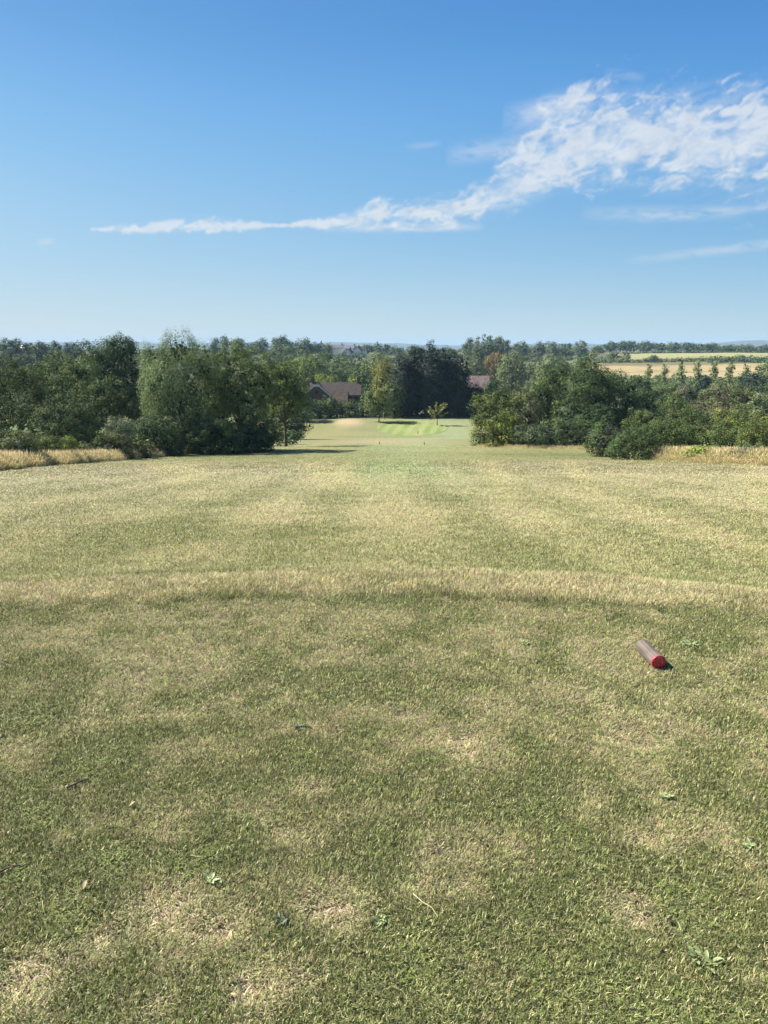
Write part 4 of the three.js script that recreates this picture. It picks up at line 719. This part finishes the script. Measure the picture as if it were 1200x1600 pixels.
// ---------------------------------------------------------------- things on the grass
(function () {   // the tee marker: a short log lying on its side, one end painted red
  const [fx, fz] = teeSpot(1029, 1049), r = 0.037, len = 0.205, y = ground(fx, fz) + 0.013;
  const g = base('tee_marker', [fx, y, fz], 0.10);
  tag(g, 'short grey log tee marker with a red painted end lying on the grass', 'tee marker');
  const S = 128, data = new Uint8Array(S * S * 4);
  for (let j = 0; j < S; j++) for (let i = 0; i < S; i++) { const n = fbm(i * 0.35, j * 0.025, 4, 201), m = fbm(i * 0.06, j * 0.06, 3, 205), v = (62 + 62 * n + 24 * m), o = (j * S + i) * 4; data[o] = v * 1.0; data[o + 1] = v * 0.90; data[o + 2] = v * 0.82; data[o + 3] = 255; }
  const wood = new THREE.DataTexture(data, S, S); wood.colorSpace = THREE.SRGBColorSpace; wood.magFilter = THREE.LinearFilter; wood.wrapS = wood.wrapT = THREE.RepeatWrapping; wood.needsUpdate = true;
  const woodM = new THREE.MeshStandardMaterial({ name: 'weathered wood', color: rgb(0.8, 0.8, 0.82), map: wood, roughness: 0.85, bumpMap: wood, bumpScale: 0.002 });
  const prof = [[0, -len], [r * 0.9, -len], [r, -len + 0.005], [r, -len * 0.5], [r, -0.012]].map(([a, b]) => new THREE.Vector2(a, b));
  const body = new THREE.LatheGeometry(prof, 40).rotateX(Math.PI / 2);      // lies along z, red end towards the tee
  const log = part('log', body.translate(0, r * 0.92, 0), woodM, g);
  const capP = [[r, -0.0118], [r * 1.003, -0.004], [r * 0.95, 0], [r * 0.5, 0.0005], [0, 0.0006]].map(([a, b]) => new THREE.Vector2(a, b));
  const scuff = new Uint8Array(64 * 64 * 4);
  for (let j = 0; j < 64; j++) for (let i = 0; i < 64; i++) { const n = fbm(i * 0.16, j * 0.16, 4, 231), w = sstep(0.66, 0.74, n), o = (j * 64 + i) * 4, k = 0.82 + 0.3 * fbm(i * 0.06, j * 0.06, 3, 233); scuff[o] = lerp(188 * k, 190, w); scuff[o + 1] = lerp(22 * k, 120, w); scuff[o + 2] = lerp(48 * k, 105, w); scuff[o + 3] = 255; }
  const scuffT = new THREE.DataTexture(scuff, 64, 64); scuffT.colorSpace = THREE.SRGBColorSpace; scuffT.magFilter = THREE.LinearFilter; scuffT.wrapS = scuffT.wrapT = THREE.RepeatWrapping; scuffT.needsUpdate = true;
  const paint = new THREE.MeshPhysicalMaterial({ name: 'red paint', map: scuffT, roughness: 0.5, clearcoat: 0.25, clearcoatRoughness: 0.4 });
  part('painted_end', new THREE.LatheGeometry(capP, 40).rotateX(Math.PI / 2).translate(0, r * 0.92, 0), paint, g).userData.label = 'red painted end face';
  part('crack', new THREE.BoxGeometry(0.0022, 0.022, 0.0012).rotateZ(0.12).translate(0.014, r * 1.15, 0.0012), std('pale split wood', 0.55, 0.30, 0.22, 0.9), g);
  g.rotation.x = 0.03;
})();
for (const [px, d, top, label] of [[593, 119, 694.5, 'short wooden marker post left of centre before the green'], [663, 118, 693.5, 'thin wooden marker post right of centre before the green']]) {
  const p = at(px, d), h = Math.max(0.5, heightAt(top, d) - p[1]), g = base('marker_post', p);
  tag(g, label, 'post', 'marker posts before the green');
  part('post', new THREE.BoxGeometry(0.10, h, 0.10).translate(0, h / 2 - 0.05, 0), std('dark timber', 0.05, 0.04, 0.03, 0.9), g);
  part('cap', new THREE.ConeGeometry(0.075, 0.05, 4).rotateY(Math.PI / 4).translate(0, h - 0.01, 0), std('dark timber cap', 0.04, 0.03, 0.025, 0.9), g);
}
(function () {
  const p = at(653, 183.5), g = base('flagstick', p);
  tag(g, 'slim flagstick standing near the front of the striped putting green', 'flagstick');
  part('pole', new THREE.CylinderGeometry(0.02, 0.02, 1.9, 8).translate(0, 0.95, 0), std('pale pole', 0.6, 0.58, 0.4, 0.5), g);
  part('dark_sleeve', new THREE.CylinderGeometry(0.07, 0.08, 0.7, 10).translate(0, 0.42, 0), std('dark sleeve', 0.03, 0.03, 0.02, 0.8), g);
})();
(function () {
  const p = at(1143, 53), g = base('stake', p, 0.2); tag(g, 'thin dark stake standing in the reeds near the right edge', 'stake');
  part('stick', limb([V(0, -0.1, 0), V(0.01, 0.5, 0), V(-0.01, 1.0, 0.01)], 0.035, 0.03, 6), std('dark stick', 0.05, 0.04, 0.03, 0.9), g);
  part('knot', new THREE.SphereGeometry(0.05, 8, 6).scale(1, 0.6, 1).translate(0, 0.97, 0.01), std('dark stick end', 0.04, 0.035, 0.03, 0.9), g);
})();
// broad-leaved weeds pressed into the turf, each leaf of its own
const weedM = new THREE.MeshPhysicalMaterial({ name: 'weed leaf', color: rgb(0.25, 0.31, 0.13), roughness: 0.55, transmission: 0.15, thickness: 0, side: THREE.DoubleSide }), weedDark = new THREE.MeshStandardMaterial({ name: 'dark weed leaf', color: rgb(0.07, 0.10, 0.05), roughness: 0.6, side: THREE.DoubleSide });
const leafShape = (L, W, lobed) => {
  const P = [], I = [], n = 8;
  for (let i = 0; i <= n; i++) { const t = i / n, w = W * Math.pow(Math.sin(Math.PI * Math.min(0.98, 0.06 + t * 0.93)), 0.75) * (lobed ? 0.75 + 0.3 * (i % 2) : 1), y = 0.010 + 0.008 * Math.sin(t * 2.4) * (L / 0.05); P.push(-w / 2, y + 0.003, t * L, 0, y, t * L, w / 2, y + 0.003, t * L); if (i) { const b = i * 3; I.push(b - 3, b - 2, b + 1, b - 3, b + 1, b, b - 2, b - 1, b + 2, b - 2, b + 2, b + 1); } }
  const g = new THREE.BufferGeometry(); g.setAttribute('position', new THREE.Float32BufferAttribute(P, 3)); g.setIndex(I); g.computeVertexNormals(); return g;
};
const weeds = [[1095, 1510, 9, 0.040, weedM, 'pale green rosette weed near the lower right corner of the tee'], [1168, 1332, 9, 0.036, weedM, 'grey-green flat weed at the right edge of the tee'], [332, 1380, 8, 0.035, weedM, 'small green weed left of centre in the lower tee'], [470, 1142, 7, 0.036, weedDark, 'dark withered weed clump in the left middle of the tee'], [592, 1450, 7, 0.030, weedM, 'pale small weed at the bottom centre of the tee'], [440, 1448, 7, 0.030, weedDark, 'dark leafy weed beside the bare patch at bottom left of centre'], [1078, 1012, 8, 0.045, weedM, 'green weed just right of the red-ended tee marker'], [1040, 1250, 7, 0.030, weedM, 'bright weed sprig in the right half below the tee marker'], [820, 1010, 7, 0.036, weedM, 'green weed sprig on the tee left of the marker'], [630, 1216, 6, 0.024, weedDark, 'tiny dark weed in the middle of the tee']];
for (const [px, py, n, L, m, label] of weeds) {
  const [x, z] = teeSpot(px, py), R = rng(px * 7 + py), g = base('weed', [x, ground(x, z) + 0.003, z], R() * 6); tag(g, label, 'weed');
  for (let i = 0; i < n + 7; i++) { const l = part('leaf', leafShape(L * (0.5 + 0.5 * R()), L * (0.28 + 0.16 * R()), i % 3), m, g); l.rotation.set(-0.15 - 0.25 * R(), i * 2.4 + R() * 0.5, 0.3 * (R() - 0.5), 'YXZ'); l.position.set((R() - 0.5) * L * 1.3, 0, (R() - 0.5) * L * 1.3); }
}
const debris = [[205, 1268, 'tan', 'curled tan dead leaf in the left part of the tee'], [132, 1396, 'tan', 'upright tan dead leaf in the lower left of the tee'], [455, 1021, 'dark', 'dark scrap of dead leaf near the far edge of the tee, left of centre'], [487, 966, 'dark', 'dark dead leaf nearest the grass fringe'], [1050, 1448, 'dark', 'small dark dead leaf in the lower right of the tee'], [775, 1265, 'tan', 'flat straw-coloured leaf right of centre on the tee'], [1145, 1356, 'tan', 'pale leaf scrap below the flat weed at the right edge'], [688, 1345, 'dark', 'brown leaf scrap at the lower centre of the tee']];
for (const [px, py, c, label] of debris) {
  const [x, z] = teeSpot(px, py), R = rng(px + py * 3), g = base('dead_leaf', [x, ground(x, z) + 0.008, z], R() * 6); tag(g, label, 'dead leaf');
  const l = part('blade', leafShape(0.03, 0.015, true), c === 'tan' ? std('tan leaf', 0.36, 0.27, 0.16, 0.7, { side: THREE.DoubleSide }) : std('dark dead leaf', 0.06, 0.045, 0.03, 0.9, { side: THREE.DoubleSide }), g); l.rotation.x = c === 'tan' ? -0.6 : -0.15;
  part('stalk', limb([V(0, 0.01, 0), V(0, 0.012, -0.01), V(0.004, 0.008, -0.02)], 0.0011, 0.0008, 4), std('leaf stalk', 0.3, 0.2, 0.1, 0.8), g);
}
for (const [px, py, len, turn, label] of [[122, 1232, 0.085, 0.9, 'short dark twig in the left middle of the tee'], [8, 1370, 0.09, 0.7, 'dark twig at the left edge of the tee'], [665, 1424, 0.11, -0.9, 'thin pale straw stem near the bottom centre'], [1010, 1215, 0.12, 0.6, 'pale straw stem in the right half of the tee']]) {
  const [x, z] = teeSpot(px, py), g = base('twig', [x, ground(x, z) + 0.024, z], turn); tag(g, label, 'twig');
  const pale = label.includes('straw'), r = pale ? 0.0012 : 0.004, m = pale ? std('straw stem', 0.55, 0.48, 0.28, 0.7) : std('dark twig', 0.07, 0.05, 0.035, 0.9);
  part('stick', limb([V(-len / 2, 0, 0), V(-len * 0.1, 0.003, 0.004), V(len * 0.2, 0.002, -0.003), V(len / 2, -0.004, 0.003)], r, r * 0.7, 6), m, g);
  part('shoot', limb([V(len * 0.1, 0.002, 0), V(len * 0.2, 0.008, len * 0.1), V(len * 0.27, 0.006, len * 0.2)], r * 0.6, r * 0.3, 5), m, g);
}
scene.traverse((o) => { if (o.isMesh) { o.castShadow = true; o.receiveShadow = true; } });
renderer.render(scene, camera);
